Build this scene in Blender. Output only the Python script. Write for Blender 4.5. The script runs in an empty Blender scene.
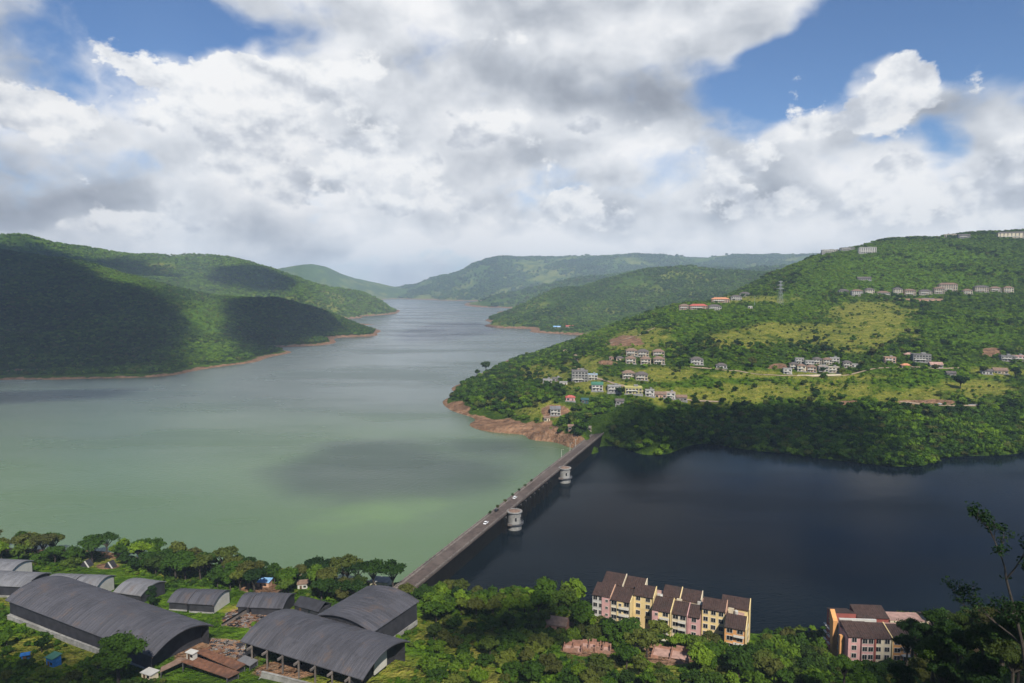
import bpy, bmesh, math, random
import numpy as np
from mathutils import Vector, Matrix
R = math.radians
random.seed(7); rng = np.random.default_rng(7)
sc = bpy.context.scene
col = sc.collection

# ---------------------------------------------------------------- camera
W, H = 1024, 683
FPX = 1024 * 24.0 / 36.0
PITCH = R(4.73)
CAMZ = 150.0
cam = bpy.data.cameras.new('camera'); cam.lens = 24.0; cam.sensor_width = 36.0
cam.clip_start = 1.0; cam.clip_end = 60000.0
co = bpy.data.objects.new('camera', cam); col.objects.link(co)
co.location = (0, 0, CAMZ); co.rotation_euler = (R(90) - PITCH, 0, 0)
sc.camera = co
CP, SP = math.cos(PITCH), math.sin(PITCH)

def ray(px, py):
    xc = (px - 512) / FPX; yc = (341.5 - py) / FPX
    return xc, CP + yc * SP, -SP + yc * CP
def at_z(px, py, z):
    dx, dy, dz = ray(px, py); t = (z - CAMZ) / dz
    return (dx * t, dy * t, z)
def at_y(px, py, Y):
    dx, dy, dz = ray(px, py); t = Y / dy
    return (dx * t, Y, CAMZ + dz * t)
def project(x, y, z):
    dz = z - CAMZ
    fw = y * CP - dz * SP; up = y * SP + dz * CP
    return 512 + FPX * x / fw, 341.5 - FPX * up / fw

SUN_EL = R(46); SUN_AZ = R(163)            # azimuth clockwise from +Y (the view): behind the viewer, a little to the right
SUN_DIR = Vector((math.sin(SUN_AZ) * math.cos(SUN_EL), math.cos(SUN_AZ) * math.cos(SUN_EL), math.sin(SUN_EL)))

# ---------------------------------------------------------------- noise
_perm = np.random.default_rng(3).permutation(256)
_perm = np.concatenate([_perm, _perm])
_ga = np.random.default_rng(5).uniform(0, 2 * np.pi, 256)
_gx, _gy = np.cos(_ga), np.sin(_ga)
def perlin(x, y):
    xi = np.floor(x).astype(int); yi = np.floor(y).astype(int)
    xf = x - xi; yf = y - yi
    u = xf**3 * (xf * (xf * 6 - 15) + 10); v = yf**3 * (yf * (yf * 6 - 15) + 10)
    def g(ix, iy, fx, fy):
        h = _perm[(_perm[ix & 255] + iy) & 255]
        return _gx[h] * fx + _gy[h] * fy
    a = g(xi, yi, xf, yf); b = g(xi + 1, yi, xf - 1, yf)
    c = g(xi, yi + 1, xf, yf - 1); d = g(xi + 1, yi + 1, xf - 1, yf - 1)
    return (a + u * (b - a)) + v * ((c + u * (d - c)) - (a + u * (b - a)))
def fbm(x, y, wl, octv=4):
    x = np.asarray(x, float) / wl; y = np.asarray(y, float) / wl
    s = np.zeros_like(x); a = 1.0
    for k in range(octv):
        s += a * perlin(x + 17.3 * k, y + 9.1 * k); x = x * 2.03; y = y * 2.03; a *= 0.5
    return s

# ---------------------------------------------------------------- landforms
class RBF:
    def __init__(s, pts, c):
        p = np.array(pts, float); s.p = p[:, :2]; s.c = c; n = len(p)
        s.sc = 1000.0
        d = np.sqrt(((s.p[:, None] - s.p[None])**2).sum(2) + c * c) / s.sc
        P = np.c_[np.ones(n), s.p / s.sc]
        A = np.block([[-d + np.eye(n) * 1e-6, P], [P.T, np.zeros((3, 3))]])
        s.w = np.linalg.solve(A, np.r_[p[:, 2], 0, 0, 0])
    def __call__(s, x, y):
        out = s.w[-3] + s.w[-2] * x / s.sc + s.w[-1] * y / s.sc
        for (px, py), w in zip(s.p, s.w):
            out = out - w * np.sqrt((x - px)**2 + (y - py)**2 + s.c * s.c) / s.sc
        return out

LAND = {}
def land(name, pts, c, y0, y1, p0, p1, noise_amp, noise_wl, slope=0.6):
    LAND[name] = dict(f=RBF(pts, c), y0=y0, y1=y1, p0=(p0 - 512) / FPX, p1=(p1 - 512) / FPX, na=noise_amp, nw=noise_wl, sl=slope)
def height_of(name, x, y):
    L = LAND[name]
    h = L['f'](x, y)
    k = np.clip((h + 2) / 45.0, 0.0, 1.0)
    n = fbm(x + 311, y - 77, L['nw'], 5)
    h = h + L['na'] * n * k
    yy = np.maximum(y, 1.0)
    out = np.maximum(0, L['y0'] - y) + np.maximum(0, y - L['y1']) + np.maximum(0, (L['p0'] - x / yy)) * yy + np.maximum(0, (x / yy - L['p1'])) * yy
    return h - L['sl'] * out
def ground_all(x, y):
    x = np.asarray(x, float); y = np.asarray(y, float)
    hs = np.stack([height_of(n, x, y) for n in LAND])
    return np.maximum(hs.max(0), -14.0), hs.argmax(0)
def gz(x, y):
    return float(ground_all(np.array([x]), np.array([y]))[0][0])
def hit(px, py, near=120.0, far=9000.0, lands=None):
    """where the line of sight through a point of the photograph meets the land"""
    dx, dy, dz = ray(px, py)
    if lands is None: lands = ('near',) if far <= 650 else (('right', 'midg') if near >= 550 else tuple(LAND))
    NS = 500
    Y = near * (far / near) ** np.linspace(0, 1, NS)
    t = Y / dy
    x, z = dx * t, CAMZ + dz * t
    H1 = lambda a, b: np.maximum(np.max([height_of(n, a, b) for n in lands], axis=0), -14.0)
    h = H1(x, Y)
    i = int(np.argmax(h >= z))
    if h[i] < z[i]: i = NS - 1
    a, b = Y[max(i - 1, 0)], Y[i]
    for _ in range(3):
        m = np.linspace(a, b, 12); hh = H1(dx * m / dy, m); j = int(np.argmax(hh >= CAMZ + dz * m / dy))
        if j == 0: j = 11
        a, b = m[j - 1], m[j]
    tm = b / dy
    return dx * tm, b, float(H1(np.array([dx * tm]), np.array([b]))[0])

Z = at_z; Y_ = at_y
RW = -4.0        # level of the lower lake, below the dam
near_pts = [
    # shore of the upper lake, left of the dam, then lake bed off it
    Z(-450, 536, 0), Z(-200, 542, 0), Z(0, 548, 0), Z(100, 551, 0), Z(200, 563, 0), Z(260, 569, 0), Z(330, 578, 0), Z(395, 583, 0),
    Z(-450, 520, -12), Z(-200, 528, -12), Z(0, 536, -12), Z(100, 540, -12), Z(200, 548, -12), Z(300, 556, -12), Z(400, 566, -12),
    # shore of the lower lake
    Z(455, 594, RW), Z(520, 590, RW), Z(585, 602, RW), Z(640, 616, RW), Z(700, 628, RW), Z(765, 634, RW), Z(830, 630, RW), Z(900, 618, RW), Z(980, 612, RW), Z(1080, 606, RW), Z(1300, 600, RW), Z(1500, 596, RW),
    Z(470, 574, -14), Z(530, 572, -14), Z(590, 582, -14), Z(650, 594, -14), Z(720, 606, -14), Z(790, 610, -14), Z(900, 594, -14), Z(1030, 588, -14), Z(1300, 580, -14),
    # dam abutment
    Z(425, 592, 6.5), Z(405, 600, 7.0), Z(440, 600, 6),
    # the flat with the sheds
    Z(-300, 600, 12), Z(0, 590, 8), Z(60, 590, 8.5), Z(110, 572, 4.5), Z(140, 600, 10), Z(200, 610, 10), Z(270, 605, 10), Z(300, 590, 7),
    Z(0, 625, 14), Z(60, 660, 14.5), Z(160, 680, 15), Z(220, 650, 13.5), Z(300, 690, 16), Z(400, 690, 16), Z(400, 640, 13), Z(-200, 680, 18),
    # the wooded ground in the middle
    Z(470, 620, 10), Z(500, 650, 14), Z(560, 610, 4), Z(560, 640, 10), Z(600, 670, 15), Z(500, 690, 18), Z(650, 690, 18),
    Z(600, 625, 2), Z(680, 645, 3), Z(745, 660, 4), Z(780, 655, 3), Z(700, 665, 9), Z(780, 690, 20),
    Z(840, 660, 3), Z(910, 655, 3), Z(980, 650, 4), Z(880, 684, 24), Z(950, 684, 34), Z(1024, 684, 40), Z(1300, 684, 44),
    # the slope up to the viewpoint
    (-250, 150, 42), (-120, 150, 40), (0, 150, 40), (110, 150, 52), (220, 140, 62), (95, 118, 69), (170, 115, 76), (56, 78, 99), (110, 78, 103),
    (-150, 70, 92), (0, 70, 92), (180, 70, 108), (-100, 10, 142), (0, 8, 146), (100, 8, 144), (0, -60, 165)]
land('near', near_pts, 14.0, -200, 460, -3000, 4000, 1.6, 60)

right_pts = [
    # shore: spit at the left, round to the dam, then the lower lake
    Z(446, 399, 0), Z(455, 412, 0), Z(474, 428, 0), Z(500, 433, 0), Z(540, 441, 0), Z(578, 449, 0),
    Z(436, 404, -12), Z(440, 424, -12), Z(466, 442, -12), Z(505, 448, -12), Z(545, 458, -14), Z(580, 466, -14),
    Z(612, 446, RW), Z(680, 449, RW), Z(750, 450, RW), Z(820, 458, RW), Z(880, 465, RW), Z(920, 466, RW), Z(970, 456, RW), Z(1024, 452, RW), Z(1150, 446, RW), Z(1400, 440, RW),
    Z(620, 462, -14), Z(690, 465, -14), Z(760, 467, -14), Z(820, 476, -14), Z(900, 486, -14), Z(980, 474, -14), Z(1060, 466, -14), Z(1300, 458, -14),
    Z(600, 434, 6.5), Z(616, 436, 5),
    # back shore, toward the upper lake
    Z(452, 390, 0), Z(470, 379, 0), Z(482, 373, 0), Z(500, 365.5, 0), Z(530, 355, 0), Z(560, 347.5, 0), Z(600, 341, 0), Z(640, 336, 0),
    Z(440, 386, -14), Z(466, 369, -14), Z(500, 358, -14), Z(540, 347, -14), Z(600, 336.5, -14),
    # face of the spit
    Z(470, 400, 10), Z(490, 414, 4), Z(520, 422, 7), Z(545, 430, 6.5), Z(518, 430, 3), Z(531, 435, 2.6), Z(560, 438, 4.5), Z(505, 424, 4), Z(505, 396, 17), Z(540, 400, 24), Z(500, 378, 14), Z(530, 375, 28), Z(560, 422, 8.5),
    Z(550, 362, 40), Y_(580, 400, 735), Y_(590, 380, 800), Z(575, 352, 48), Y_(610, 425, 690), Y_(620, 400, 735), Y_(620, 360, 870), Y_(605, 345, 980),
    Y_(620, 324, 1250), Y_(655, 312, 1250), Y_(690, 304, 1270), Y_(745, 300, 1330),
    # lower slope over the lower lake
    Y_(680, 425, 685), Y_(750, 430, 680), Y_(800, 425, 685), Y_(850, 430, 675), Y_(900, 440, 640), Y_(980, 425, 680), Y_(1100, 420, 690), Y_(1300, 415, 690),
    Y_(680, 400, 745), Y_(760, 400, 745), Y_(840, 400, 745), Y_(920, 400, 740), Y_(1000, 398, 745), Y_(1150, 395, 750),
    Y_(680, 372, 830), Y_(760, 372, 835), Y_(830, 372, 835), Y_(900, 370, 840), Y_(960, 374, 830), Y_(1010, 370, 840), Y_(1150, 370, 840),
    Y_(680, 340, 970), Y_(760, 345, 950), Y_(850, 345, 950), Y_(950, 345, 950), Y_(1030, 343, 950), Y_(1200, 340, 960),
    Y_(700, 318, 1110), Y_(780, 318, 1110), Y_(860, 320, 1100), Y_(950, 318, 1110), Y_(1030, 315, 1110), Y_(1200, 310, 1130),
    Y_(790, 304, 1290), Y_(850, 297, 1290), Y_(920, 299, 1280), Y_(1000, 294, 1290), Y_(1150, 290, 1310),
    Y_(800, 276, 1480), Y_(860, 268, 1500), Y_(940, 262, 1520), Y_(1020, 258, 1520), Y_(1200, 255, 1520),
    # skyline
    Y_(765, 284, 1560), Y_(790, 266, 1640), Y_(830, 252, 1720), Y_(880, 242, 1780), Y_(950, 236, 1800), Y_(1020, 231, 1800), Y_(1100, 226, 1800), Y_(1300, 220, 1800),
    # fall behind the skyline
    Y_(650, 326, 1800), Y_(700, 318, 1900), Y_(760, 306, 2100), Y_(830, 285, 2200), Y_(900, 268, 2300), Y_(1020, 256, 2300), Y_(1300, 245, 2300)]
land('right', right_pts, 40.0, 560, 2500, 425, 6000, 5.0, 110)

leftn_pts = [
    Z(-400, 392, 0), Z(-150, 385, 0), Z(0, 380, 0), Z(50, 379.5, 0), Z(120, 378, 0), Z(165, 376, 0), Z(205, 369, 0), Z(250, 363, 0), Z(290, 353, 0), Z(330, 344, 0), Z(378, 335, 0),
    Z(-400, 402, -14), Z(-100, 396, -14), Z(0, 392, -14), Z(80, 391, -14), Z(170, 387, -14), Z(215, 380, -14), Z(260, 372, -14), Z(305, 360, -14), Z(345, 350, -14), Z(390, 339, -14),
    Z(392, 332, -14), Z(380, 330, 0), Z(350, 326, 0),
    Y_(0, 370, 1170), Y_(100, 369, 1190), Y_(160, 366, 1220), Y_(210, 356, 1360), Y_(270, 349, 1600), Y_(330, 336, 1950),
    Y_(0, 330, 1450), Y_(60, 332, 1450), Y_(120, 330, 1450), Y_(170, 335, 1450), Y_(215, 336, 1600), Y_(270, 330, 1800), Y_(320, 328, 2000),
    Y_(0, 280, 1800), Y_(60, 285, 1800), Y_(120, 290, 1750), Y_(180, 303, 1700), Y_(220, 312, 1850),
    Y_(-200, 252, 2050), Y_(-400, 262, 2000), Y_(0, 251, 2050), Y_(40, 257, 2050), Y_(90, 269, 2000), Y_(140, 279, 1980), Y_(185, 290, 1950), Y_(225, 301, 2000), Y_(260, 301, 2050), Y_(290, 302, 2080), Y_(315, 311, 2100), Y_(340, 322, 2100), Y_(362, 330, 2090),
    Y_(-200, 275, 2500), Y_(0, 276, 2500), Y_(100, 285, 2450), Y_(200, 305, 2400), Y_(280, 320, 2400), Y_(330, 327, 2400), Y_(362, 327.5, 2350)]
land('left', leftn_pts, 50.0, 950, 2600, -3000, 400, 20.0, 280)

leftf_pts = [
    Z(270, 326, 0), Z(330, 319, 0), Z(360, 317, 0), Z(392, 314, 0), Z(398, 312.5, 0), Z(385, 309, 0), Z(340, 329, -14), Z(400, 316, -14), Z(415, 311, -14), Z(400, 307, -14), Z(240, 331, -14),
    Y_(-400, 240, 3000), Y_(-150, 238, 3000), Y_(0, 239, 3000), Y_(25, 238, 3000), Y_(50, 244, 3000), Y_(75, 254, 3050), Y_(110, 256, 3300), Y_(150, 256, 3500), Y_(200, 256, 3500), Y_(230, 258, 3500), Y_(255, 266, 3450), Y_(300, 283, 3420), Y_(345, 293, 3440), Y_(370, 302, 3480), Y_(385, 307, 3550),
    Y_(150, 275, 3000), Y_(220, 285, 2950), Y_(260, 298, 2950), Y_(310, 306, 3000), Y_(350, 309, 3150),
    Y_(0, 262, 2600), Y_(100, 280, 2650), Y_(-300, 262, 2600),
    Y_(0, 258, 4200), Y_(150, 270, 4300), Y_(280, 290, 4300), Y_(360, 304, 4300)]
land('leftfar', leftf_pts, 70.0, 2350, 4600, -3000, 425, 28.0, 340)

fare_pts = [Z(300, 302, 0), Z(360, 300, 0), Z(395, 299, 0), Z(360, 304, -14), Z(405, 301, -14),
    Y_(200, 285, 7200), Y_(250, 275, 7200), Y_(285, 268, 7200), Y_(315, 265, 7300), Y_(335, 270, 7400), Y_(350, 277, 7500), Y_(372, 286, 7600), Y_(400, 291, 7800), Y_(425, 294, 8000),
    Y_(300, 285, 9500), Y_(400, 292, 9500), Y_(200, 290, 9500)]
land('fare', fare_pts, 150.0, 5000, 11000, 120, 470, 26.0, 700)

farf_pts = [Z(395, 298.8, 0), Z(430, 300, 0), Z(462, 300.8, 0), Z(480, 301, 0), Z(400, 300.8, -14), Z(440, 303, -14), Z(470, 303, -14),
    Y_(395, 292, 8300), Y_(415, 287, 8300), Y_(440, 276, 8300), Y_(460, 270, 8200), Y_(478, 263, 8200), Y_(500, 260, 8200), Y_(540, 259, 8300), Y_(600, 257, 8300), Y_(650, 255, 8300), Y_(690, 258, 8400), Y_(740, 256, 8400), Y_(800, 256, 8400), Y_(900, 254, 8400), Y_(1100, 250, 8400),
    Y_(440, 294, 7300), Y_(500, 285, 7000), Y_(560, 276, 7000), Y_(620, 268, 7200), Y_(700, 268, 7000), Y_(800, 266, 7000), Y_(1000, 262, 7000),
    Y_(560, 292, 5400), Y_(640, 286, 5200), Y_(760, 280, 5200),
    Y_(420, 290, 10500), Y_(600, 270, 10500), Y_(900, 265, 10500)]
land('farf', farf_pts, 200.0, 4600, 11500, 380, 3000, 70.0, 900)

mid_pts = [Z(466, 303.5, 0), Z(490, 306, 0), Z(516, 308.5, 0), Z(545, 309, 0), Z(470, 306, -14), Z(510, 312, -14), Z(545, 313, -14),
    Y_(490, 299, 5100), Y_(515, 296, 5000), Y_(545, 289, 5000), Y_(575, 282, 5000), Y_(610, 277, 5000), Y_(650, 273, 5000), Y_(700, 270, 5000), Y_(800, 268, 5000),
    Y_(550, 303, 4350), Y_(620, 296, 4200), Y_(700, 290, 4200),
    Y_(500, 301, 6000), Y_(620, 285, 6000), Y_(800, 276, 6000)]
land('mid', mid_pts, 120.0, 3700, 6600, 430, 2000, 34.0, 480)

midg_pts = [Z(488, 324.5, 0), Z(500, 328, 0), Z(530, 332, 0), Z(570, 334.5, 0), Z(610, 337, 0), Z(650, 340, 0), Z(480, 327, -14), Z(510, 334, -14), Z(560, 340, -14), Z(640, 346, -14), Z(484, 321.5, -14), Z(490, 322, 0), Z(510, 315.5, 0), Z(480, 316, -14),
    Y_(515, 320, 2480), Y_(545, 321, 2450), Y_(600, 318, 2450), Y_(650, 312, 2450), Y_(700, 306, 2500),
    Y_(520, 306, 2950), Y_(545, 296, 3050), Y_(565, 289, 3100), Y_(590, 288, 3100), Y_(615, 279, 3150), Y_(640, 271, 3200), Y_(660, 266, 3200), Y_(680, 266, 3200), Y_(712, 268, 3250), Y_(740, 271, 3250), Y_(775, 274, 3250), Y_(850, 268, 3250), Y_(1000, 262, 3250),
    Y_(560, 306, 2750), Y_(620, 297, 2800), Y_(680, 290, 2850), Y_(740, 285, 2900),
    Y_(520, 309, 3700), Y_(600, 296, 3900), Y_(700, 285, 3900), Y_(900, 275, 3900)]
land('midg', midg_pts, 70.0, 2000, 4200, 455, 3000, 24.0, 300)

# ---------------------------------------------------------------- node helpers
def new_mat(name):
    m = bpy.data.materials.new(name); m.use_nodes = True
    nt = m.node_tree
    b = nt.nodes.get('Principled BSDF')
    return m, nt, b
class NG:
    """small expression helper over a node tree"""
    def __init__(s, nt): s.nt = nt
    def _set(s, sock, v):
        if isinstance(v, bpy.types.NodeSocket): s.nt.links.new(v, sock)
        elif v is not None: sock.default_value = v
    def m(s, op, a, b=None, c=None, clamp=False):
        n = s.nt.nodes.new('ShaderNodeMath'); n.operation = op; n.use_clamp = clamp
        s._set(n.inputs[0], a); s._set(n.inputs[1], b); s._set(n.inputs[2], c)
        return n.outputs[0]
    def v(s, op, a, b=None, out=0):
        n = s.nt.nodes.new('ShaderNodeVectorMath'); n.operation = op
        s._set(n.inputs[0], a); s._set(n.inputs[1], b)
        return n.outputs[out]
    def scale(s, a, k):
        n = s.nt.nodes.new('ShaderNodeVectorMath'); n.operation = 'SCALE'
        s._set(n.inputs[0], a); s._set(n.inputs[3], k); return n.outputs[0]
    def xyz(s, x, y, z):
        n = s.nt.nodes.new('ShaderNodeCombineXYZ')
        for i, q in enumerate((x, y, z)): s._set(n.inputs[i], q)
        return n.outputs[0]
    def sep(s, v):
        n = s.nt.nodes.new('ShaderNodeSeparateXYZ'); s._set(n.inputs[0], v); return n.outputs
    def noise(s, vec, scale, detail=4, rough=0.5, out='Fac', dist=0.0):
        n = s.nt.nodes.new('ShaderNodeTexNoise'); s._set(n.inputs['Vector'], vec)
        n.inputs['Scale'].default_value = scale; n.inputs['Detail'].default_value = detail
        n.inputs['Roughness'].default_value = rough; n.inputs['Distortion'].default_value = dist
        return n.outputs[out]
    def ramp(s, fac, stops, interp='LINEAR'):
        n = s.nt.nodes.new('ShaderNodeValToRGB'); s._set(n.inputs[0], fac)
        e = n.color_ramp.elements; n.color_ramp.interpolation = interp
        while len(e) < len(stops): e.new(0.5)
        for el, (p, c) in zip(e, stops):
            el.position = p; el.color = c if len(c) == 4 else (*c, 1)
        return n.outputs[0]
    def mix(s, fac, a, b, blend='MIX'):
        n = s.nt.nodes.new('ShaderNodeMix'); n.data_type = 'RGBA'; n.blend_type = blend
        s._set(n.inputs['Factor'], fac)
        s._set(n.inputs[6], a if isinstance(a, bpy.types.NodeSocket) else (*a[:3], 1)); s._set(n.inputs[7], b if isinstance(b, bpy.types.NodeSocket) else (*b[:3], 1))
        return n.outputs[2]
    def smooth(s, x, a, b):
        n = s.nt.nodes.new('ShaderNodeMapRange'); n.interpolation_type = 'SMOOTHSTEP'
        s._set(n.inputs[0], x); n.inputs[1].default_value = a; n.inputs[2].default_value = b
        return n.outputs[0]
    def pos(s): return s.nt.nodes.new('ShaderNodeNewGeometry').outputs['Position']
    def obj(s): return s.nt.nodes.new('ShaderNodeTexCoord').outputs['Object']
    def attr(s, name, out='Color'):
        n = s.nt.nodes.new('ShaderNodeAttribute'); n.attribute_name = name; return n.outputs[out]
    def bump(s, h, strength, dist, normal_to):
        n = s.nt.nodes.new('ShaderNodeBump'); n.inputs['Strength'].default_value = strength; n.inputs['Distance'].default_value = dist
        s._set(n.inputs['Height'], h); s.nt.links.new(n.outputs[0], normal_to)

def surface(name, c, rough=0.8, var=0.25, scale=1.0, dirt=None, dirt_amt=0.35, spec=0.3, metal=0.0, stripes=None):
    """a painted / stone / metal surface with weathering that does not repeat"""
    m, nt, b = new_mat(name); g = NG(nt); o = g.obj()
    n1 = g.noise(o, scale, 6, 0.6); n2 = g.noise(o, scale * 0.17, 4, 0.6)
    lo = tuple(x * (1 - var) for x in c); hi = tuple(min(1, x * (1 + var)) for x in c)
    cc = g.mix(g.smooth(n1, 0.3, 0.7), lo, hi)
    if dirt: cc = g.mix(g.m('MULTIPLY', g.smooth(n2, 0.48, 0.68), dirt_amt), cc, dirt)
    nt.links.new(cc, b.inputs['Base Color'])
    b.inputs['Roughness'].default_value = rough; b.inputs['Specular IOR Level'].default_value = spec; b.inputs['Metallic'].default_value = metal
    if stripes:
        axis, freq, dist = stripes
        w = g.m('SINE', g.m('MULTIPLY', g.sep(o)[axis], freq * 2 * math.pi))
        g.bump(w, 0.8, dist, b.inputs['Normal'])
    return m

# ---------------------------------------------------------------- object helpers
def tag(o, label=None, cat=None, group=None, kind=None):
    if label: o['label'] = label
    if cat: o['category'] = cat
    if group: o['group'] = group
    if kind: o['kind'] = kind
    return o
def empty(name, loc=(0, 0, 0), rz=0.0):
    o = bpy.data.objects.new(name, None); col.objects.link(o); o.empty_display_size = 0.5
    o.location = loc; o.rotation_euler = (0, 0, rz); return o
class MB:
    def __init__(s): s.v = []; s.f = []; s.mi = []; s.m = 0
    def poly(s, pts):
        n = len(s.v); s.v += [tuple(p) for p in pts]; s.f.append(tuple(range(n, n + len(pts)))); s.mi.append(s.m)
    def box(s, x0, x1, y0, y1, z0, z1, M=None):
        p = [(x0, y0, z0), (x1, y0, z0), (x1, y1, z0), (x0, y1, z0), (x0, y0, z1), (x1, y0, z1), (x1, y1, z1), (x0, y1, z1)]
        if M is not None: p = [tuple(M @ Vector(q)) for q in p]
        n = len(s.v); s.v += p
        for f in ((0, 3, 2, 1), (4, 5, 6, 7), (0, 1, 5, 4), (1, 2, 6, 5), (2, 3, 7, 6), (3, 0, 4, 7)):
            s.f.append(tuple(n + i for i in f)); s.mi.append(s.m)
    def prism(s, prof, axis, a, b):
        """closed profile extruded along axis 'x' (profile in y,z) or 'y' (profile in x,z)"""
        k = len(prof); n = len(s.v)
        for t in (a, b):
            for (p, q) in prof: s.v.append((t, p, q) if axis == 'x' else (p, t, q))
        s.f.append(tuple(n + i for i in range(k))[::-1]); s.f.append(tuple(n + k + i for i in range(k)))
        s.mi += [s.m, s.m]
        for i in range(k):
            j = (i + 1) % k
            s.f.append((n + i, n + j, n + k + j, n + k + i)); s.mi.append(s.m)
    def tube(s, p, q, r0, r1, n=6, cap=True):
        p, q = Vector(p), Vector(q); d = (q - p).normalized()
        a = d.orthogonal().normalized(); b = d.cross(a)
        k = len(s.v)
        for c, r in ((p, r0), (q, r1)):
            for i in range(n):
                t = 2 * math.pi * i / n; s.v.append(tuple(c + a * math.cos(t) * r + b * math.sin(t) * r))
        for i in range(n):
            j = (i + 1) % n; s.f.append((k + i, k + j, k + n + j, k + n + i)); s.mi.append(s.m)
        if cap:
            s.f.append(tuple(k + i for i in range(n))[::-1]); s.f.append(tuple(k + n + i for i in range(n))); s.mi += [s.m, s.m]
    def lathe(s, prof, n=24, c=(0, 0)):
        k = len(s.v); m = len(prof)
        for (r, z) in prof:
            for i in range(n):
                t = 2 * math.pi * i / n; s.v.append((c[0] + r * math.cos(t), c[1] + r * math.sin(t), z))
        for a in range(m - 1):
            for i in range(n):
                j = (i + 1) % n; s.f.append((k + a * n + i, k + a * n + j, k + (a + 1) * n + j, k + (a + 1) * n + i)); s.mi.append(s.m)
        s.f.append(tuple(k + i for i in range(n))[::-1]); s.f.append(tuple(k + (m - 1) * n + i for i in range(n))); s.mi += [s.m, s.m]
    def mesh(s, name, mats, smooth=False):
        me = bpy.data.meshes.new(name); me.from_pydata(s.v, [], s.f)
        for m in (mats if isinstance(mats, (list, tuple)) else [mats]): me.materials.append(m)
        me.polygons.foreach_set('material_index', s.mi)
        bm = bmesh.new(); bm.from_mesh(me); bmesh.ops.recalc_face_normals(bm, faces=bm.faces); bm.to_mesh(me); bm.free()
        if smooth: me.polygons.foreach_set('use_smooth', [True] * len(me.polygons))
        me.update(); return me
    def build(s, name, mats, parent=None, smooth=False):
        o = bpy.data.objects.new(name, s.mesh(name, mats, smooth)); col.objects.link(o)
        if parent is not None: o.parent = parent
        return o
def copy_tree(o, parent=None):
    c = o.copy(); col.objects.link(c)
    if parent is not None: c.parent = parent
    for ch in list(o.children): copy_tree(ch, c)
    return c
def np_mesh(name, verts, faces, mats, smooth=False):
    """fast mesh from arrays (faces: n x 4 or n x 3)"""
    me = bpy.data.meshes.new(name); n, k = faces.shape
    me.vertices.add(len(verts)); me.vertices.foreach_set('co', np.ascontiguousarray(verts, np.float32).ravel())
    me.loops.add(n * k); me.loops.foreach_set('vertex_index', np.ascontiguousarray(faces, np.int32).ravel())
    me.polygons.add(n); me.polygons.foreach_set('loop_start', np.arange(0, n * k, k, dtype=np.int32))
    for m in (mats if isinstance(mats, (list, tuple)) else [mats]): me.materials.append(m)
    if smooth: me.polygons.foreach_set('use_smooth', np.ones(n, bool))
    me.update(calc_edges=True); me.validate()
    return me

# ---------------------------------------------------------------- terrain sheets
NA, ND = 1000, 900
_az = np.tan(np.linspace(R(-50), R(50), NA))
_d = 45.0 * (13500.0 / 45.0) ** np.linspace(0, 1, ND)
_my, _mx = np.meshgrid(_d, _az, indexing="ij")
TX = (_mx * _my).ravel(); TY = _my.ravel()
def ground_fast(x, y):
    best = np.full(len(x), -1e9); who = np.zeros(len(x), int)
    yy = np.maximum(y, 1.0)
    for i, (n, L) in enumerate(LAND.items()):
        out = np.maximum(0, L['y0'] - y) + np.maximum(0, y - L['y1']) + np.maximum(0, L['p0'] - x / yy) * yy + np.maximum(0, x / yy - L['p1']) * yy
        s = np.nonzero(out < 500)[0]
        for ch in np.array_split(s, max(1, len(s) // 100000)):
            if not len(ch): continue
            h = L['f'](x[ch], y[ch]) - L['sl'] * out[ch]
            k = h > -14
            q = ch[k]; hh = h[k] + L['sl'] * out[q]
            kk = np.clip((hh + 2) / 45.0, 0.0, 1.0)
            hh = hh + L['na'] * fbm(x[q] + 311, y[q] - 77, L['nw'], 5) * kk - L['sl'] * out[q]
            b = hh > best[q]
            best[q[b]] = hh[b]; who[q[b]] = i
    return np.maximum(best, -14.0), who
TZ, TW = ground_fast(TX, TY)

# ground cover, as it lies on the land: R dry meadow, G fresh green plus painted sunlit strips on the left hill, B bare earth and rock
def soft(px, py, spots, wob):
    a = np.zeros_like(px)
    for (cx, cy, rx, ry) in spots:
        q = np.sqrt(((px - cx) / rx)**2 + ((py - cy) / ry)**2) + wob
        a = np.maximum(a, np.clip((1.25 - q) / 0.5, 0, 1))
    return a
MEADOW = [(745, 299, 55, 4), (870, 316, 45, 14), (850, 335, 60, 14), (790, 331, 60, 8), (735, 340, 42, 8), (690, 396, 60, 9), (760, 392, 60, 10), (830, 392, 60, 10), (905, 396, 45, 9),
          (980, 388, 40, 9), (540, 375, 25, 10), (545, 412, 24, 9), (600, 385, 30, 8), (500, 398, 18, 10), (665, 374, 35, 8), (770, 375, 60, 4), (830, 377, 50, 5), (640, 340, 30, 14), (580, 365, 20, 8), (1000, 372, 30, 6),
          (100, 562, 26, 6), (170, 575, 12, 4), (255, 612, 34, 8), (510, 599, 34, 5), (570, 607, 22, 6), (330, 684, 60, 10), (410, 668, 30, 12), (470, 678, 40, 10), (30, 600, 40, 6), (60, 652, 60, 14), (640, 672, 40, 6), (560, 622, 30, 8), (450, 632, 40, 14), (480, 650, 30, 10)]
FRESH_AND_SUNLIT = [(640, 325, 70, 20), (700, 316, 80, 12), (800, 300, 60, 20), (900, 270, 110, 30), (950, 330, 90, 18), (840, 262, 80, 12), (150, 277, 55, 9), (205, 322, 22, 26), (205, 352, 30, 12), (120, 270, 30, 5),  # left-hill spots: sunlit strips between cloud shadows, painted into the green
         (800, 385, 150, 16), (950, 380, 60, 15), (560, 305, 40, 15), (600, 312, 60, 8), (700, 600, 900, 90)]
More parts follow.
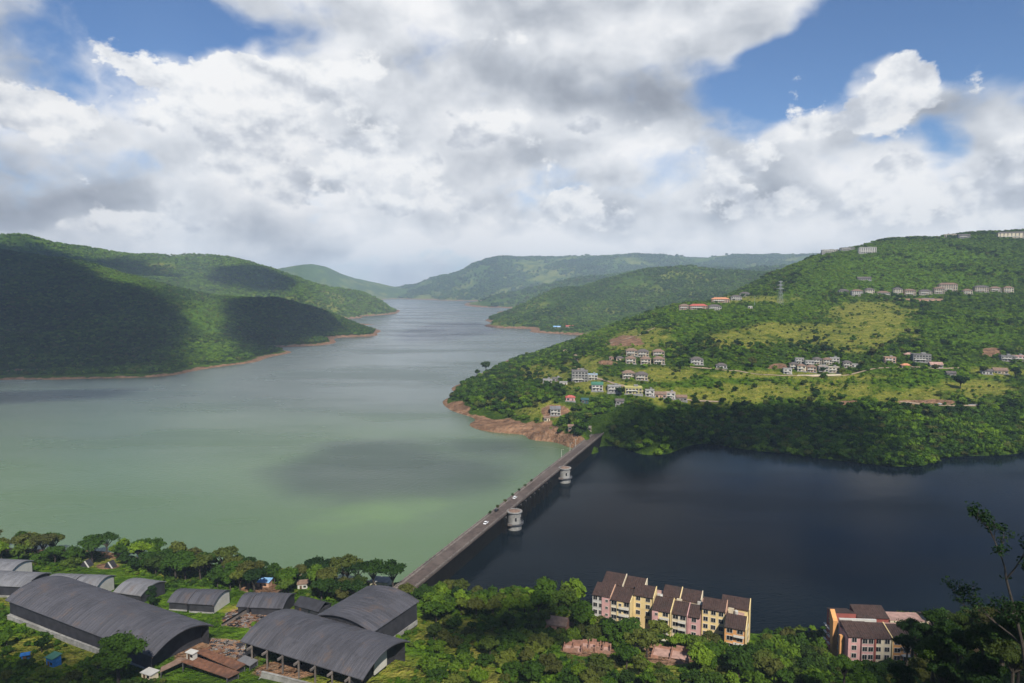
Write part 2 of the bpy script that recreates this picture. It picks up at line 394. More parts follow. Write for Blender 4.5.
EARTH = [(626, 341, 18, 5), (992, 352, 10, 4), (608, 363, 10, 2.5), (555, 411, 12, 5), (776, 367, 8, 2), (500, 430, 55, 10), (560, 440, 22, 7), (456, 409, 13, 7), (850, 403, 18, 3), (930, 402, 30, 2.5),
         (245, 618, 24, 9), (215, 653, 48, 16), (290, 672, 40, 10), (108, 566, 12, 3), (262, 588, 20, 5), (610, 648, 50, 9), (672, 655, 26, 8), (557, 624, 18, 5), (780, 366, 8, 3)]
def cover_of(x, y, z, who):
    px, py = project(x, y, z)
    nw = fbm(x, y, 26, 4); nb = fbm(x + 900, y - 400, 130, 4)
    far = np.clip(y / 2500.0, 0.25, 2.0)
    n = nw * 0.55 + nb * 0.35
    r = soft(px, py, MEADOW, n); g = soft(px, py, FRESH_AND_SUNLIT, n); b = soft(px, py, EARTH, n * 0.9)
    shore = np.clip((3.8 * np.clip(y / 1500, .7, 1.7) + nw * 2.0 - z) / 1.5, 0, 1)
    red = np.where((LN[who] == 'right') & (px > 590), 0.0, 1.0)
    red = np.where(LN[who] == 'near', np.where(px > 430, 0.2, 0.7), red)
    b = np.maximum(b, shore * red)
    farhill = np.isin(LN[who], ['midg', 'mid', 'farf', 'fare', 'leftfar'])
    r = np.where(farhill, np.clip(nb * 1.4 + fbm(x - 70, y + 50, 500, 4) * 1.2 + np.where(LN[who] == 'farf', 0.25, 0.05) - np.clip(z / 420.0, 0, 1) * 0.3, 0, 0.85), r)
    g = np.where(farhill, np.clip(0.35 + nb, 0, 1), g)
    g = np.where(LN[who] == 'left', np.maximum(g, np.clip(nb * 0.8 - 0.1, 0, .35)), g)
    return r, g, b
LN = np.array(list(LAND.keys()))
CR, CG, CB = cover_of(TX, TY, TZ, TW)
COVER = np.c_[CR, CG, CB, np.ones(len(CR))].astype(np.float32)

gm, nt, bs = new_mat('ground_cover'); g = NG(nt)
P = g.pos(); cv = g.sep(g.attr('cover', 'Color'))
dist = g.v('LENGTH', P, out=1)
n1 = g.noise(P, 0.11, 6, 0.65); n2 = g.noise(P, 0.025, 5, 0.6); n3 = g.noise(P, 0.6, 3, 0.6)
scrub = g.mix(g.smooth(n1, 0.35, 0.7), (0.026, 0.056, 0.007), (0.070, 0.118, 0.012))
fresh = g.mix(g.smooth(n1, 0.35, 0.68), (0.038, 0.090, 0.007), (0.105, 0.185, 0.012))
mead = g.mix(g.smooth(g.m('ADD', g.m('MULTIPLY', n3, .5), g.m('MULTIPLY', n1, .5)), 0.4, 0.62), (0.115, 0.150, 0.018), (0.28, 0.255, 0.050))
earth = g.mix(g.smooth(n1, 0.35, 0.7), (0.17, 0.092, 0.052), (0.36, 0.205, 0.120))
earth = g.mix(g.m('MULTIPLY', g.smooth(n3, 0.45, 0.7), 0.4), earth, (0.30, 0.25, 0.19))
c = g.mix(cv[1], scrub, fresh)
c = g.mix(g.m('MULTIPLY', cv[0], g.smooth(n2, 0.25, 0.5)), c, mead)
c = g.mix(g.smooth(g.m('ADD', cv[2], g.m('MULTIPLY', g.m('SUBTRACT', n1, 0.5), 0.7)), 0.35, 0.65), c, earth)
nt.links.new(c, bs.inputs['Base Color']); bs.inputs['Roughness'].default_value = 0.95; bs.inputs['Specular IOR Level'].default_value = 0.05
hb = g.m('ADD', g.m('MULTIPLY', n1, 1.0), g.m('MULTIPLY', g.noise(P, 0.04, 6, 0.7), 2.0))
g.bump(hb, 0.9, 9.0, bs.inputs['Normal'])

idx = np.arange(NA * ND).reshape(ND, NA)
F = np.stack([idx[:-1, :-1], idx[:-1, 1:], idx[1:, 1:], idx[1:, :-1]], -1).reshape(-1, 4)
keep = (TZ[F] > -13.9).any(1)
F = F[keep]; FW = TW[F[:, 0]]
GNAME = {'near': 'ground', 'right': 'hill', 'left': 'hill', 'leftfar': 'hill', 'fare': 'hills', 'farf': 'hills', 'mid': 'hills', 'midg': 'hills'}
V = np.c_[TX, TY, TZ]
for i, n in enumerate(LN):
    f = F[FW == i]
    if not len(f): continue
    u, inv = np.unique(f, return_inverse=True)
    me = np_mesh(GNAME[n], V[u], inv.reshape(f.shape), gm, True)
    a = me.color_attributes.new('cover', 'FLOAT_COLOR', 'POINT'); a.data.foreach_set('color', COVER[u].ravel())
    o = bpy.data.objects.new(GNAME[n], me); col.objects.link(o); o['kind'] = 'structure'
# the hill the viewer stands on, behind and beside
# ---------------------------------------------------------------- the two lakes
DA = Vector(at_z(412, 582, 7)); DB = Vector(at_z(600, 432, 7))
DD = (DB - DA).normalized(); DN = Vector((DD.y, -DD.x, 0))     # along the dam; to its right (lower lake)
DLEN = (DB - DA).length
p0 = DA - DD * 90; p1 = DB + DD * 14000
wl, nt, bs = new_mat('lake_water'); g = NG(nt); P = g.pos(); s = g.sep(P)
big = g.noise(g.v('MULTIPLY', P, (0.0016, 0.0042, 0)), 1.0, 4, 0.55)
mot = g.noise(g.v('MULTIPLY', P, (0.012, 0.02, 0)), 1.0, 5, 0.6)
near_ = g.smooth(g.m('ADD', s[1], g.m('MULTIPLY', g.m('SUBTRACT', big, 0.5), 520)), 1000, 420)
mid_ = g.smooth(g.m('ADD', s[1], g.m('MULTIPLY', g.m('SUBTRACT', big, 0.5), 900)), 2600, 900)
cc = g.mix(mid_, (0.062, 0.079, 0.077), (0.065, 0.091, 0.074))
cc = g.mix(g.m('MULTIPLY', near_, 0.95), cc, (0.083, 0.140, 0.058))
# algae bloom off the near shore
dx = g.m('DIVIDE', g.m('ADD', s[0], 90.0), 60.0); dy = g.m('DIVIDE', g.m('SUBTRACT', s[1], 445.0), 46.0)
bl = g.m('SUBTRACT', 1.0, g.m('SQRT', g.m('ADD', g.m('MULTIPLY', dx, dx), g.m('MULTIPLY', dy, dy))))
bl = g.smooth(g.m('ADD', bl, g.m('MULTIPLY', g.m('SUBTRACT', mot, 0.5), 2.2)), 0.0, 1.0)
cc = g.mix(g.m('MULTIPLY', bl, 0.65), cc, (0.110, 0.195, 0.055))
nt.links.new(cc, bs.inputs['Base Color'])
bs.inputs['IOR'].default_value = 1.33
rf = g.smooth(g.noise(g.v('MULTIPLY', P, (0.0022, 0.006, 0)), 1.0, 4, 0.6), 0.35, 0.65)
nt.links.new(g.m('ADD', 0.16, g.m('MULTIPLY', rf, 0.16)), bs.inputs['Roughness'])
w1 = g.noise(g.v('MULTIPLY', P, (0.25, 0.45, 0.3)), 1.0, 4, 0.6)
g.bump(w1, 0.35, 0.6, bs.inputs['Normal'])
mb = MB(); mb.poly([(p0.x, p0.y, 0), (p1.x, p1.y, 0), (-14000, p1.y, 0), (-14000, p0.y, 0)])
o = mb.build('lake_water', wl); o['kind'] = 'structure'

wr, nt, bs = new_mat('deep_water'); g = NG(nt); P = g.pos()
nt.links.new(g.mix(g.smooth(g.noise(P, 0.006, 4, .6), 0.3, 0.7), (0.0040, 0.0075, 0.011), (0.006, 0.010, 0.014)), bs.inputs['Base Color'])
bs.inputs['IOR'].default_value = 1.33; bs.inputs['Specular IOR Level'].default_value = 0.06
rf = g.smooth(g.noise(g.v('MULTIPLY', P, (0.004, 0.012, 0)), 1.0, 4, 0.6), 0.4, 0.65)
nt.links.new(g.m('ADD', 0.07, g.m('MULTIPLY', rf, 0.18)), bs.inputs['Roughness'])
g.bump(g.noise(g.v('MULTIPLY', P, (0.3, 0.5, 0.3)), 1.0, 3, 0.55), 0.28, 0.4, bs.inputs['Normal'])
mb = MB(); mb.poly([(p0.x, p0.y, RW), (14000, p0.y, RW), (14000, p1.y, RW), (p1.x, p1.y, RW)])
o = mb.build('lower_lake_water', wr); o['kind'] = 'structure'

# ---------------------------------------------------------------- sky
world = bpy.data.worlds.new('World'); sc.world = world; world.use_nodes = True
nt = world.node_tree; nt.nodes.clear(); g = NG(nt)
sky = nt.nodes.new('ShaderNodeTexSky'); sky.sky_type = 'NISHITA'; sky.sun_disc = False
sky.sun_elevation = SUN_EL; sky.sun_rotation = SUN_AZ; sky.altitude = 700; sky.air_density = 1.0; sky.dust_density = 0.4; sky.ozone_density = 2.0
D = nt.nodes.new('ShaderNodeTexCoord').outputs['Generated']
x, y, z = g.sep(D)
az = g.m('ARCTAN2', x, y)
el = g.m('ARCTAN2', z, g.m('SQRT', g.m('ADD', g.m('MULTIPLY', x, x), g.m('MULTIPLY', y, y))))
P3 = g.v('MULTIPLY', D, (1.0, 1.0, 1.45))
wv = g.noise(P3, 5.0, 3, 0.6, out='Color')
warp = g.v('SUBTRACT', wv, (0.5, 0.5, 0.5))
ae = g.v('ADD', g.xyz(az, el, 0.0), g.v('MULTIPLY', warp, (0.22, 0.15, 0.0)))
def blob(px, py, rx, ry):
    dx, dy, dz = ray(px, py)
    a = math.atan2(dx, dy); e = math.atan2(dz, math.hypot(dx, dy))
    v = g.v('MULTIPLY', g.v('SUBTRACT', ae, (a, e, 0)), (FPX / rx * math.sqrt(dx*dx+dy*dy)*0 + FPX / rx, FPX / ry, 0))
    q = g.v('DOT_PRODUCT', v, v, out=1)
    return g.m('POWER', 2.718, g.m('MULTIPLY', q, -1.0))
def total(base, items):
    t = base
    for (px, py, rx, ry, w) in items: t = g.m('MULTIPLY_ADD', blob(px, py, rx, ry), w, t)
    return t
P3w = g.v('ADD', P3, g.scale(warp, 0.10))
LOFF = (0.016, -0.01, 0.05)
def puffs(vec):
    f = g.noise(vec, 4.2, 8, 0.58)
    b2 = g.noise(vec, 13.0, 3, 0.5)
    bil = g.m('SUBTRACT', 1.0, g.m('ABSOLUTE', g.m('MULTIPLY_ADD', b2, 3.2, -1.6)))
    return g.m('ADD', g.m('MULTIPLY', f, 0.86), g.m('MULTIPLY', bil, 0.11))
d0 = puffs(P3w)
relief = g.m('SUBTRACT', g.noise(P3w, 6.0, 4, 0.5), g.noise(g.v('ADD', P3w, LOFF), 6.0, 4, 0.5))
cov = total(0.30, [
    (195, 8, 74, 28, -0.58), (250, 38, 42, 20, -0.40), (150, 14, 28, 20, -0.22),
    (800, 88, 58, 36, -0.62), (770, 120, 60, 26, -0.35), (870, 38, 80, 24, -0.60), (965, 55, 62, 44, -0.62), (940, 20, 90, 26, -0.45), (860, 150, 44, 16, -0.30), (940, 150, 40, 26, -0.42), (700, 150, 50, 20, -0.15),
    (892, 92, 54, 30, 0.78), (905, 66, 26, 18, 0.40), (1012, 150, 30, 26, 0.55), (1020, 4, 34, 14, 0.6), (800, 138, 40, 18, 0.5), (760, 14, 70, 28, 0.50), (950, 112, 26, 20, 0.28),
    (850, -260, 400, 140, -0.9), (470, 0, 130, 40, 0.5), (620, 10, 90, 34, 0.4), (930, 200, 90, 20, 0.25), (500, 235, 700, 22, 0.35), (420, 130, 300, 80, 0.30)])  # hole above the view: unseen sky cleared so the lower lake reflects darker
away = g.m('ADD', g.smooth(el, 0.42, 0.75), g.smooth(g.m('ABSOLUTE', az), 0.75, 1.2), clamp=True)  # unseen sky above and beside the view, thinned of cloud to lower ambient light
cov = g.m('SUBTRACT', cov, g.m('MULTIPLY', away, 0.42))
dens = g.m('ADD', cov, g.m('MULTIPLY', g.m('SUBTRACT', d0, 0.5), 1.9))
alpha = g.smooth(dens, -0.04, 0.42)
core = g.smooth(dens, 0.10, 0.75)
br = total(0.69, [
    (500, 245, 700, 46, 0.36), (300, 120, 240, 80, 0.06),
    (110, 60, 62, 46, 0.34), (215, 95, 70, 36, 0.34), (285, 85, 60, 34, 0.30), (400, 165, 44, 18, 0.34), (250, 165, 70, 26, 0.20), (470, 130, 70, 22, 0.26), (430, 15, 70, 26, 0.20), (150, 215, 46, 14, 0.20), (335, 180, 60, 18, 0.2),
    (640, 30, 90, 30, 0.16), (560, 140, 90, 18, 0.14), (40, 130, 40, 24, 0.16), (892, 84, 52, 32, 0.34), (1014, 150, 28, 22, 0.34), (800, 132, 40, 16, 0.22), (705, 172, 30, 14, 0.24), (900, 195, 70, 14, 0.22), (560, 240, 200, 14, 0.06),
    (12, 70, 40, 50, -0.34), (20, 205, 62, 30, -0.34), (90, 192, 60, 12, -0.18), (640, 92, 100, 18, -0.30), (490, 70, 90, 24, -0.20), (330, 228, 140, 16, -0.14), (545, 200, 130, 20, -0.14), (725, 192, 60, 20, -0.20), (800, 205, 60, 14, -0.16), (960, 105, 50, 18, -0.22), (870, 120, 60, 12, -0.20), (980, 195, 50, 26, -0.20), (480, 205, 60, 16, -0.08), (1015, 15, 30, 14, -0.25), (150, 150, 40, 18, -0.1), (230, 130, 30, 10, -0.12)])
hn = g.noise(P3, 9.0, 9, 0.62); hn2 = g.noise(g.v('ADD', P3, (0.006, -0.004, 0.020)), 8.0, 5, 0.55); hn1 = g.noise(P3, 8.0, 5, 0.55)
br = g.m('MULTIPLY_ADD', relief, 1.25, br)
br = g.m('SUBTRACT', br, g.m('MULTIPLY', g.m('SUBTRACT', core, 0.5), 0.16))
br = g.m('ADD', br, g.m('MULTIPLY', g.m('SUBTRACT', hn, 0.5), 0.55))
ccol = g.ramp(br, [(0.0, (0.21, 0.235, 0.285)), (0.30, (0.33, 0.36, 0.42)), (0.55, (0.50, 0.535, 0.595)), (0.8, (0.77, 0.795, 0.835)), (1.0, (0.97, 0.97, 0.98))])
# crisp heaped clouds standing in front of the softer layer
heap = total(-0.20, [
    (480, 215, 90, 18, 0.22), (230, 222, 60, 14, 0.3), (850, 222, 60, 14, 0.3), (60, 222, 50, 12, 0.25),
    (195, 8, 80, 26, -0.6), (850, 30, 90, 24, -0.4), (110, 62, 58, 40, 0.50), (215, 92, 62, 36, 0.55), (290, 82, 56, 30, 0.50), (400, 165, 46, 22, 0.50), (260, 160, 70, 28, 0.42), (470, 128, 66, 24, 0.45), (150, 214, 56, 18, 0.40), (335, 185, 60, 20, 0.4), (45, 120, 40, 24, 0.3),
    (892, 90, 52, 34, 0.62), (906, 66, 28, 18, 0.30), (1014, 152, 30, 26, 0.6), (800, 134, 44, 20, 0.45), (705, 174, 32, 16, 0.45), (890, 196, 80, 18, 0.42), (600, 128, 60, 16, 0.25), (620, 205, 70, 16, 0.30), (760, 200, 60, 16, 0.30), (985, 215, 40, 16, 0.4), (340, 120, 60, 30, 0.3)])
hd = g.m('ADD', heap, g.m('MULTIPLY', g.m('SUBTRACT', hn, 0.5), 2.1))
hal = g.smooth(hd, 0.05, 0.21)
hsh = g.m('MULTIPLY_ADD', g.m('SUBTRACT', hn1, hn2), 4.2, 0.80)
hsh = g.m('ADD', hsh, g.m('MULTIPLY', g.m('SUBTRACT', hn, 0.5), 0.5))
hcol = g.ramp(hsh, [(0.0, (0.40, 0.44, 0.51)), (0.5, (0.60, 0.635, 0.70)), (0.78, (0.84, 0.86, 0.89)), (1.0, (0.98, 0.98, 0.98))])
ccol = g.mix(g.m('MULTIPLY', hal, 0.85), ccol, hcol)
alpha = g.m('MAXIMUM', alpha, hal)
skyc = g.mix(1.0, sky.outputs[0], (0.72, 0.90, 1.12), 'MULTIPLY')
cl10 = g.scale(ccol, 10.0)
fin = nt.nodes.new('ShaderNodeMix'); fin.data_type = 'RGBA'; fin.clamp_result = False
g._set(fin.inputs['Factor'], alpha); g._set(fin.inputs[6], skyc); g._set(fin.inputs[7], cl10)
bg = nt.nodes.new('ShaderNodeBackground'); bg.inputs['Strength'].default_value = 0.078
nt.links.new(fin.outputs[2], bg.inputs['Color'])
wo = nt.nodes.new('ShaderNodeOutputWorld'); nt.links.new(bg.outputs[0], wo.inputs['Surface'])
world.cycles.sampling_method = 'MANUAL'; world.cycles.sample_map_resolution = 256

sun = bpy.data.lights.new('sun', 'SUN'); sun.energy = 5.0; sun.angle = R(0.5); sun.color = (1.0, 0.94, 0.83)
so = bpy.data.objects.new('sun', sun); col.objects.link(so)
so.rotation_euler = SUN_DIR.to_track_quat('Z', 'Y').to_euler()

# ---------------------------------------------------------------- clouds overhead, above and behind the view: the ones whose shade lies on the land
CLOUD_Z = 1500.0
cm, nt, bs = new_mat('cloud_white'); g = NG(nt)
_t = nt.nodes.new('ShaderNodeBsdfTransparent'); _m = nt.nodes.new('ShaderNodeMixShader')
_n = g.noise(g.pos(), 0.009, 5, 0.6)
nt.links.new(g.m('MULTIPLY', g.attr('thick', 'Fac'), g.smooth(g.m('ADD', _n, g.m('MULTIPLY', g.attr('thick', 'Fac'), 0.35)), 0.42, 0.66)), _m.inputs[0])
nt.links.new(_t.outputs[0], _m.inputs[1]); nt.links.new(bs.outputs[0], _m.inputs[2]); nt.links.new(_m.outputs[0], nt.nodes['Material Output'].inputs['Surface'])
bs.inputs['Base Color'].default_value = (0.9, 0.9, 0.92, 1); bs.inputs['Roughness'].default_value = 1.0
SHADE = [
    # footprints, where the shade falls on the land and the water (points of the photograph, taken to the ground)
    [(-260, 250), (0, 250), (40, 258), (85, 270), (118, 285), (150, 293), (178, 312), (190, 330), (192, 352), (170, 372), (60, 384), (-250, 392)],
    [(226, 302), (262, 301), (300, 302), (330, 316), (348, 330), (300, 348), (262, 352), (236, 346), (222, 322)],
    [(-60, 247), (0, 246), (30, 243), (70, 257), (130, 259), (186, 278), (140, 276), (60, 269), (0, 258), (-60, 258)],
    [(215, 268), (262, 268), (300, 284), (292, 293), (240, 290), (205, 282)],
    [(262, 470), (330, 444), (410, 438), (520, 442), (556, 458), (520, 490), (440, 500), (340, 506), (275, 500)],
    [(-160, 396), (60, 390), (150, 388), (120, 398), (20, 404), (-160, 410)],
    [(590, 428), (640, 404), (700, 402), (770, 410), (850, 404), (880, 420), (910, 452), (860, 466), (760, 455), (640, 452)],
    [(395, 334), (430, 324), (480, 322), (500, 332), (450, 340), (405, 342)],
    [(880, 650), (960, 634), (1100, 620), (1100, 760), (840, 760), (850, 690)],
    [(-100, 660), (60, 650), (130, 668), (150, 720), (-60, 740)],
    [(440, 625), (520, 606), (575, 616), (570, 640), (500, 650), (440, 650)],
    [(600, 470), (760, 474), (1100, 470), (1100, 560), (900, 590), (700, 570), (560, 520)],
]
THICK = []; cb = MB(); crng = np.random.default_rng(11)
ZEN = 1.0
for k, poly in enumerate(SHADE):
    pts = []
    for (px, py) in poly:
        if py > 400 and px < 560 and py < 560 or k in (5, 7, 11): q = at_z(px, py, 0)
        else: q = hit(px, py)
        t = (CLOUD_Z - q[2]) / SUN_DIR.z
        pts.append(Vector((q[0] + SUN_DIR.x * t, q[1] + SUN_DIR.y * t, CLOUD_Z)))
    dense = []
    n = len(pts)
    for i in range(n):
        a, b = pts[i], pts[(i + 1) % n]; m = max(2, int((b - a).length / 25))
        m = min(m, 24)
        for j in range(m): dense.append(a.lerp(b, j / m))
    c = sum(dense, Vector()) / len(dense)
    size = sum((p - c).length for p in dense) / len(dense)
    ed = np.array([[p.x, p.y] for p in dense]); w = fbm(ed[:, 0], ed[:, 1], 140, 4) * 0.09 + 1.0
    if k == 0: pts = [p + (p - sum(pts, Vector()) / len(pts)) * 0.10 for p in pts]
    gain = {4: 0.46, 5: 0.6, 6: 0.70, 9: .6, 0: .95, 1: .95}.get(k, 0.86)
    rings = [(0.5, -0.02), (0.80, -0.03), (1.16, 0.0), (1.02, 0.05), (0.8, 0.13), (0.5, 0.2), (0.2, 0.24)]
    dn = [1.0, 0.85, 0.0, 0.45, 1.0, 1.0, 1.0]
    base = len(cb.v); nn = len(dense)
    for (s_, hz), dq in zip(rings, dn):
        for p, q in zip(dense, w):
            e = c + (p - c) * s_ * q
            lump = float(crng.uniform(0.85, 1.15))
            cb.v.append((e.x, e.y, CLOUD_Z + hz * min(size, 500) * lump)); THICK.append(dq * gain)
    for a in range(len(rings) - 1):
        for i in range(nn):
            j = (i + 1) % nn
            cb.f.append((base + a * nn + i, base + a * nn + j, base + (a + 1) * nn + j, base + (a + 1) * nn + i)); cb.mi.append(0)
    cb.f.append(tuple(base + i for i in range(nn))); cb.mi.append(0)
    cb.f.append(tuple(base + (len(rings) - 1) * nn + i for i in range(nn))); cb.mi.append(0)
o = cb.build('clouds', cm, smooth=True); o['kind'] = 'stuff'
a = o.data.attributes.new('thick', 'FLOAT', 'POINT'); a.data.foreach_set('value', np.array(THICK, np.float32))

# ---------------------------------------------------------------- the air
hm = bpy.data.materials.new('haze'); hm.use_nodes = True; nt = hm.node_tree; nt.nodes.clear()
pv = nt.nodes.new('ShaderNodeVolumePrincipled'); pv.inputs['Color'].default_value = (0.64, 0.81, 1.0, 1); pv.inputs['Density'].default_value = 0.85e-4; pv.inputs['Anisotropy'].default_value = 0.0
mo = nt.nodes.new('ShaderNodeOutputMaterial'); nt.links.new(pv.outputs[0], mo.inputs['Volume'])
mb = MB(); mb.box(-14500, 14500, -400, 14800, -15.5, 560)
o = mb.build('haze', hm); o['kind'] = 'stuff'; o.display_type = 'WIRE'

# ---------------------------------------------------------------- render settings
sc.render.engine = 'CYCLES'
cy = sc.cycles
cy.use_denoising = True; cy.use_adaptive_sampling = True; cy.adaptive_threshold = 0.02
cy.max_bounces = 5; cy.diffuse_bounces = 1; cy.glossy_bounces = 2; cy.transmission_bounces = 2; cy.volume_bounces = 0; cy.transparent_max_bounces = 8
cy.caustics_reflective = False; cy.caustics_refractive = False; cy.sample_clamp_indirect = 4.0
sc.view_settings.view_transform = 'Standard'; sc.view_settings.look = 'None'; sc.view_settings.exposure = 0.36; sc.view_settings.gamma = 1.0
sc.view_settings.use_curve_mapping = False

# ---------------------------------------------------------------- shared materials
M = {}
M['asphalt'] = surface('worn_road', (0.082, 0.062, 0.054), 0.9, 0.3, 0.35, (0.13, 0.105, 0.09), 0.6)
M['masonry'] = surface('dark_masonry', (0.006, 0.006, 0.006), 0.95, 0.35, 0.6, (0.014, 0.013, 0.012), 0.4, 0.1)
M['concrete'] = surface('weathered_concrete', (0.25, 0.245, 0.23), 0.85, 0.25, 0.5, (0.14, 0.13, 0.12), 0.7)
M['parapet'] = surface('parapet_stone', (0.16, 0.135, 0.12), 0.9, 0.25, 0.5, (0.07, 0.06, 0.055), 0.6)
_ = surface('plain_sheet', (0.078, 0.078, 0.090), 0.5, 0.16, 0.25, (0.060, 0.058, 0.062), 0.7, 0.4, 0.0)
_ = surface('plain_sheet', (0.150, 0.152, 0.162), 0.5, 0.16, 0.25, (0.10, 0.10, 0.10), 0.6, 0.4)
def sheet_roof(name, c):
    """weathered curved sheets: each run of sheets a little different, rain streaks down the vault, rust and moss patches"""
    m, nt, b = new_mat(name); g = NG(nt); o = g.obj(); q = g.sep(o)
    cell = nt.nodes.new('ShaderNodeTexWhiteNoise'); cell.noise_dimensions = '2D'
    nt.links.new(g.xyz(g.m('FLOOR', g.m('DIVIDE', q[0], 1.7)), g.m('FLOOR', g.m('DIVIDE', q[1], 6.2)), 0.0), cell.inputs['Vector'])
    st = g.noise(g.v('MULTIPLY', o, (1.6, 0.10, 0.1)), 1.0, 5, 0.65); pt = g.noise(o, 0.16, 6, 0.65); fine = g.noise(g.v('MULTIPLY', o, (5.0, 2.2, 2.2)), 1.0, 2, 0.5)
    k = g.m('MULTIPLY_ADD', cell.outputs['Value'], 0.35, 0.82); k = g.m('MULTIPLY', k, g.m('MULTIPLY_ADD', st, 0.7, 0.62)); k = g.m('MULTIPLY', k, g.m('MULTIPLY_ADD', fine, 0.6, 0.7))
    base = g.scale(g.mix(0.0, c, c), k)
    base = g.mix(g.m('MULTIPLY', g.smooth(pt, 0.54, 0.72), 0.55), base, tuple(x * .45 for x in c))
    base = g.mix(g.m('MULTIPLY', g.smooth(g.m('ADD', g.m('MULTIPLY', pt, -1.0), g.m('MULTIPLY', st, .35)), -0.27, -0.12), 0.45), base, (0.125, 0.085, 0.062))
    nt.links.new(base, b.inputs['Base Color']); b.inputs['Roughness'].default_value = 0.62; b.inputs['Specular IOR Level'].default_value = 0.3
    g.bump(g.m('SINE', g.m('MULTIPLY', q[0], 2 * math.pi * 3.5)), 0.5, 0.05, b.inputs['Normal'])
    return m
M['shed_roof'] = sheet_roof('grey_sheet_roof', (0.068, 0.067, 0.078)); M['shed_roof_light'] = sheet_roof('pale_sheet_roof', (0.155, 0.155, 0.165))
M['dark_clad'] = surface('dark_cladding', (0.028, 0.028, 0.034), 0.8, 0.3, 0.4)
M['white_wall'] = surface('white_render', (0.46, 0.445, 0.41), 0.85, 0.08, 0.5, (0.35, 0.32, 0.28), 0.45)
M['cream_wall'] = surface('cream_render', (0.58, 0.50, 0.36), 0.85, 0.08, 0.5, (0.36, 0.29, 0.2), 0.4)
M['beige_wall'] = surface('beige_render', (0.42, 0.335, 0.24), 0.85, 0.1, 0.5, (0.3, 0.23, 0.16), 0.4)
M['peach_wall'] = surface('peach_render', (0.48, 0.29, 0.195), 0.85, 0.1, 0.5, (0.3, 0.18, 0.13), 0.4)
M['pink_wall'] = surface('pink_render', (0.52, 0.30, 0.28), 0.85, 0.1, 0.5, (0.34, 0.17, 0.17), 0.45)
M['yellow_wall'] = surface('yellow_render', (0.66, 0.51, 0.25), 0.85, 0.08, 0.5, (0.42, 0.28, 0.12), 0.45)
M['lemon_wall'] = surface('lemon_render', (0.40, 0.37, 0.13), 0.85, 0.1, 0.5)
M['orange_wall'] = surface('orange_render', (0.58, 0.29, 0.11), 0.85, 0.1, 0.5, (0.4, 0.2, 0.09), 0.45)
M['maroon_wall'] = surface('maroon_render', (0.26, 0.075, 0.06), 0.85, 0.12, 0.5)
M['grey_wall'] = surface('grey_block', (0.22, 0.215, 0.21), 0.9, 0.2, 0.5, (0.10, 0.1, 0.1), 0.5)
M['tile'] = surface('brown_tile', (0.050, 0.029, 0.024), 0.85, 0.3, 0.9, (0.03, 0.025, 0.022), 0.5, stripes=(0, 1.2, 0.05))
M['tan_roof'] = surface('tan_roof', (0.19, 0.125, 0.092), 0.85, 0.25, 0.6, (0.10, 0.075, 0.06), 0.5)
M['red_roof'] = surface('red_roof', (0.40, 0.10, 0.08), 0.75, 0.2, 0.6)
M['orange_roof'] = surface('orange_roof', (0.50, 0.22, 0.12), 0.8, 0.2, 0.6)
M['grey_roof'] = surface('grey_roof', (0.105, 0.09, 0.085), 0.8, 0.25, 0.6, (0.06, 0.055, 0.05), 0.5)
M['pinkish_roof'] = surface('pinkish_terrace', (0.36, 0.225, 0.185), 0.9, 0.25, 0.4, (0.18, 0.12, 0.1), 0.6)
M['green_roof'] = surface('green_sheet', (0.05, 0.15, 0.10), 0.6, 0.15, 0.6)
M['blue_roof'] = surface('blue_sheet', (0.20, 0.38, 0.60), 0.6, 0.2, 0.6, (0.55, 0.62, 0.7), 0.6)
M['blue_tarp'] = surface('blue_tarp', (0.02, 0.12, 0.33), 0.6, 0.25, 1.2)
M['teal'] = surface('teal_tarp', (0.03, 0.08, 0.085), 0.7, 0.2, 1.2)
M['rust'] = surface('rusty_sheet', (0.155, 0.070, 0.040), 0.85, 0.35, 0.5, (0.07, 0.04, 0.03), 0.7, stripes=(0, 0.8, 0.04))
M['brick'] = surface('bare_brick', (0.30, 0.16, 0.115), 0.95, 0.3, 0.7, (0.17, 0.12, 0.09), 0.6)
M['glass'] = surface('dark_glass', (0.014, 0.016, 0.020), 0.15, 0.3, 0.6, spec=0.5)
M['frame'] = surface('window_frame', (0.52, 0.49, 0.43), 0.7, 0.1, 1.0)
M['steel'] = surface('grey_steel', (0.30, 0.31, 0.32), 0.55, 0.15, 1.0, metal=0.3)
M['dark_steel'] = surface('dark_steel', (0.07, 0.07, 0.075), 0.6, 0.2, 1.0)
M['rail'] = surface('pale_rail', (0.55, 0.52, 0.46), 0.7, 0.1, 1.0)
M['wood'] = surface('door_wood', (0.09, 0.05, 0.03), 0.8, 0.2, 1.0)
M['car_white'] = surface('white_paint', (0.78, 0.78, 0.78), 0.3, 0.04, 1.0, spec=0.5)
M['car_dark'] = surface('black_paint', (0.02, 0.02, 0.022), 0.3, 0.1, 1.0, spec=0.5)
M['rubber'] = surface('rubber', (0.02, 0.02, 0.02), 0.9, 0.1, 1.0)

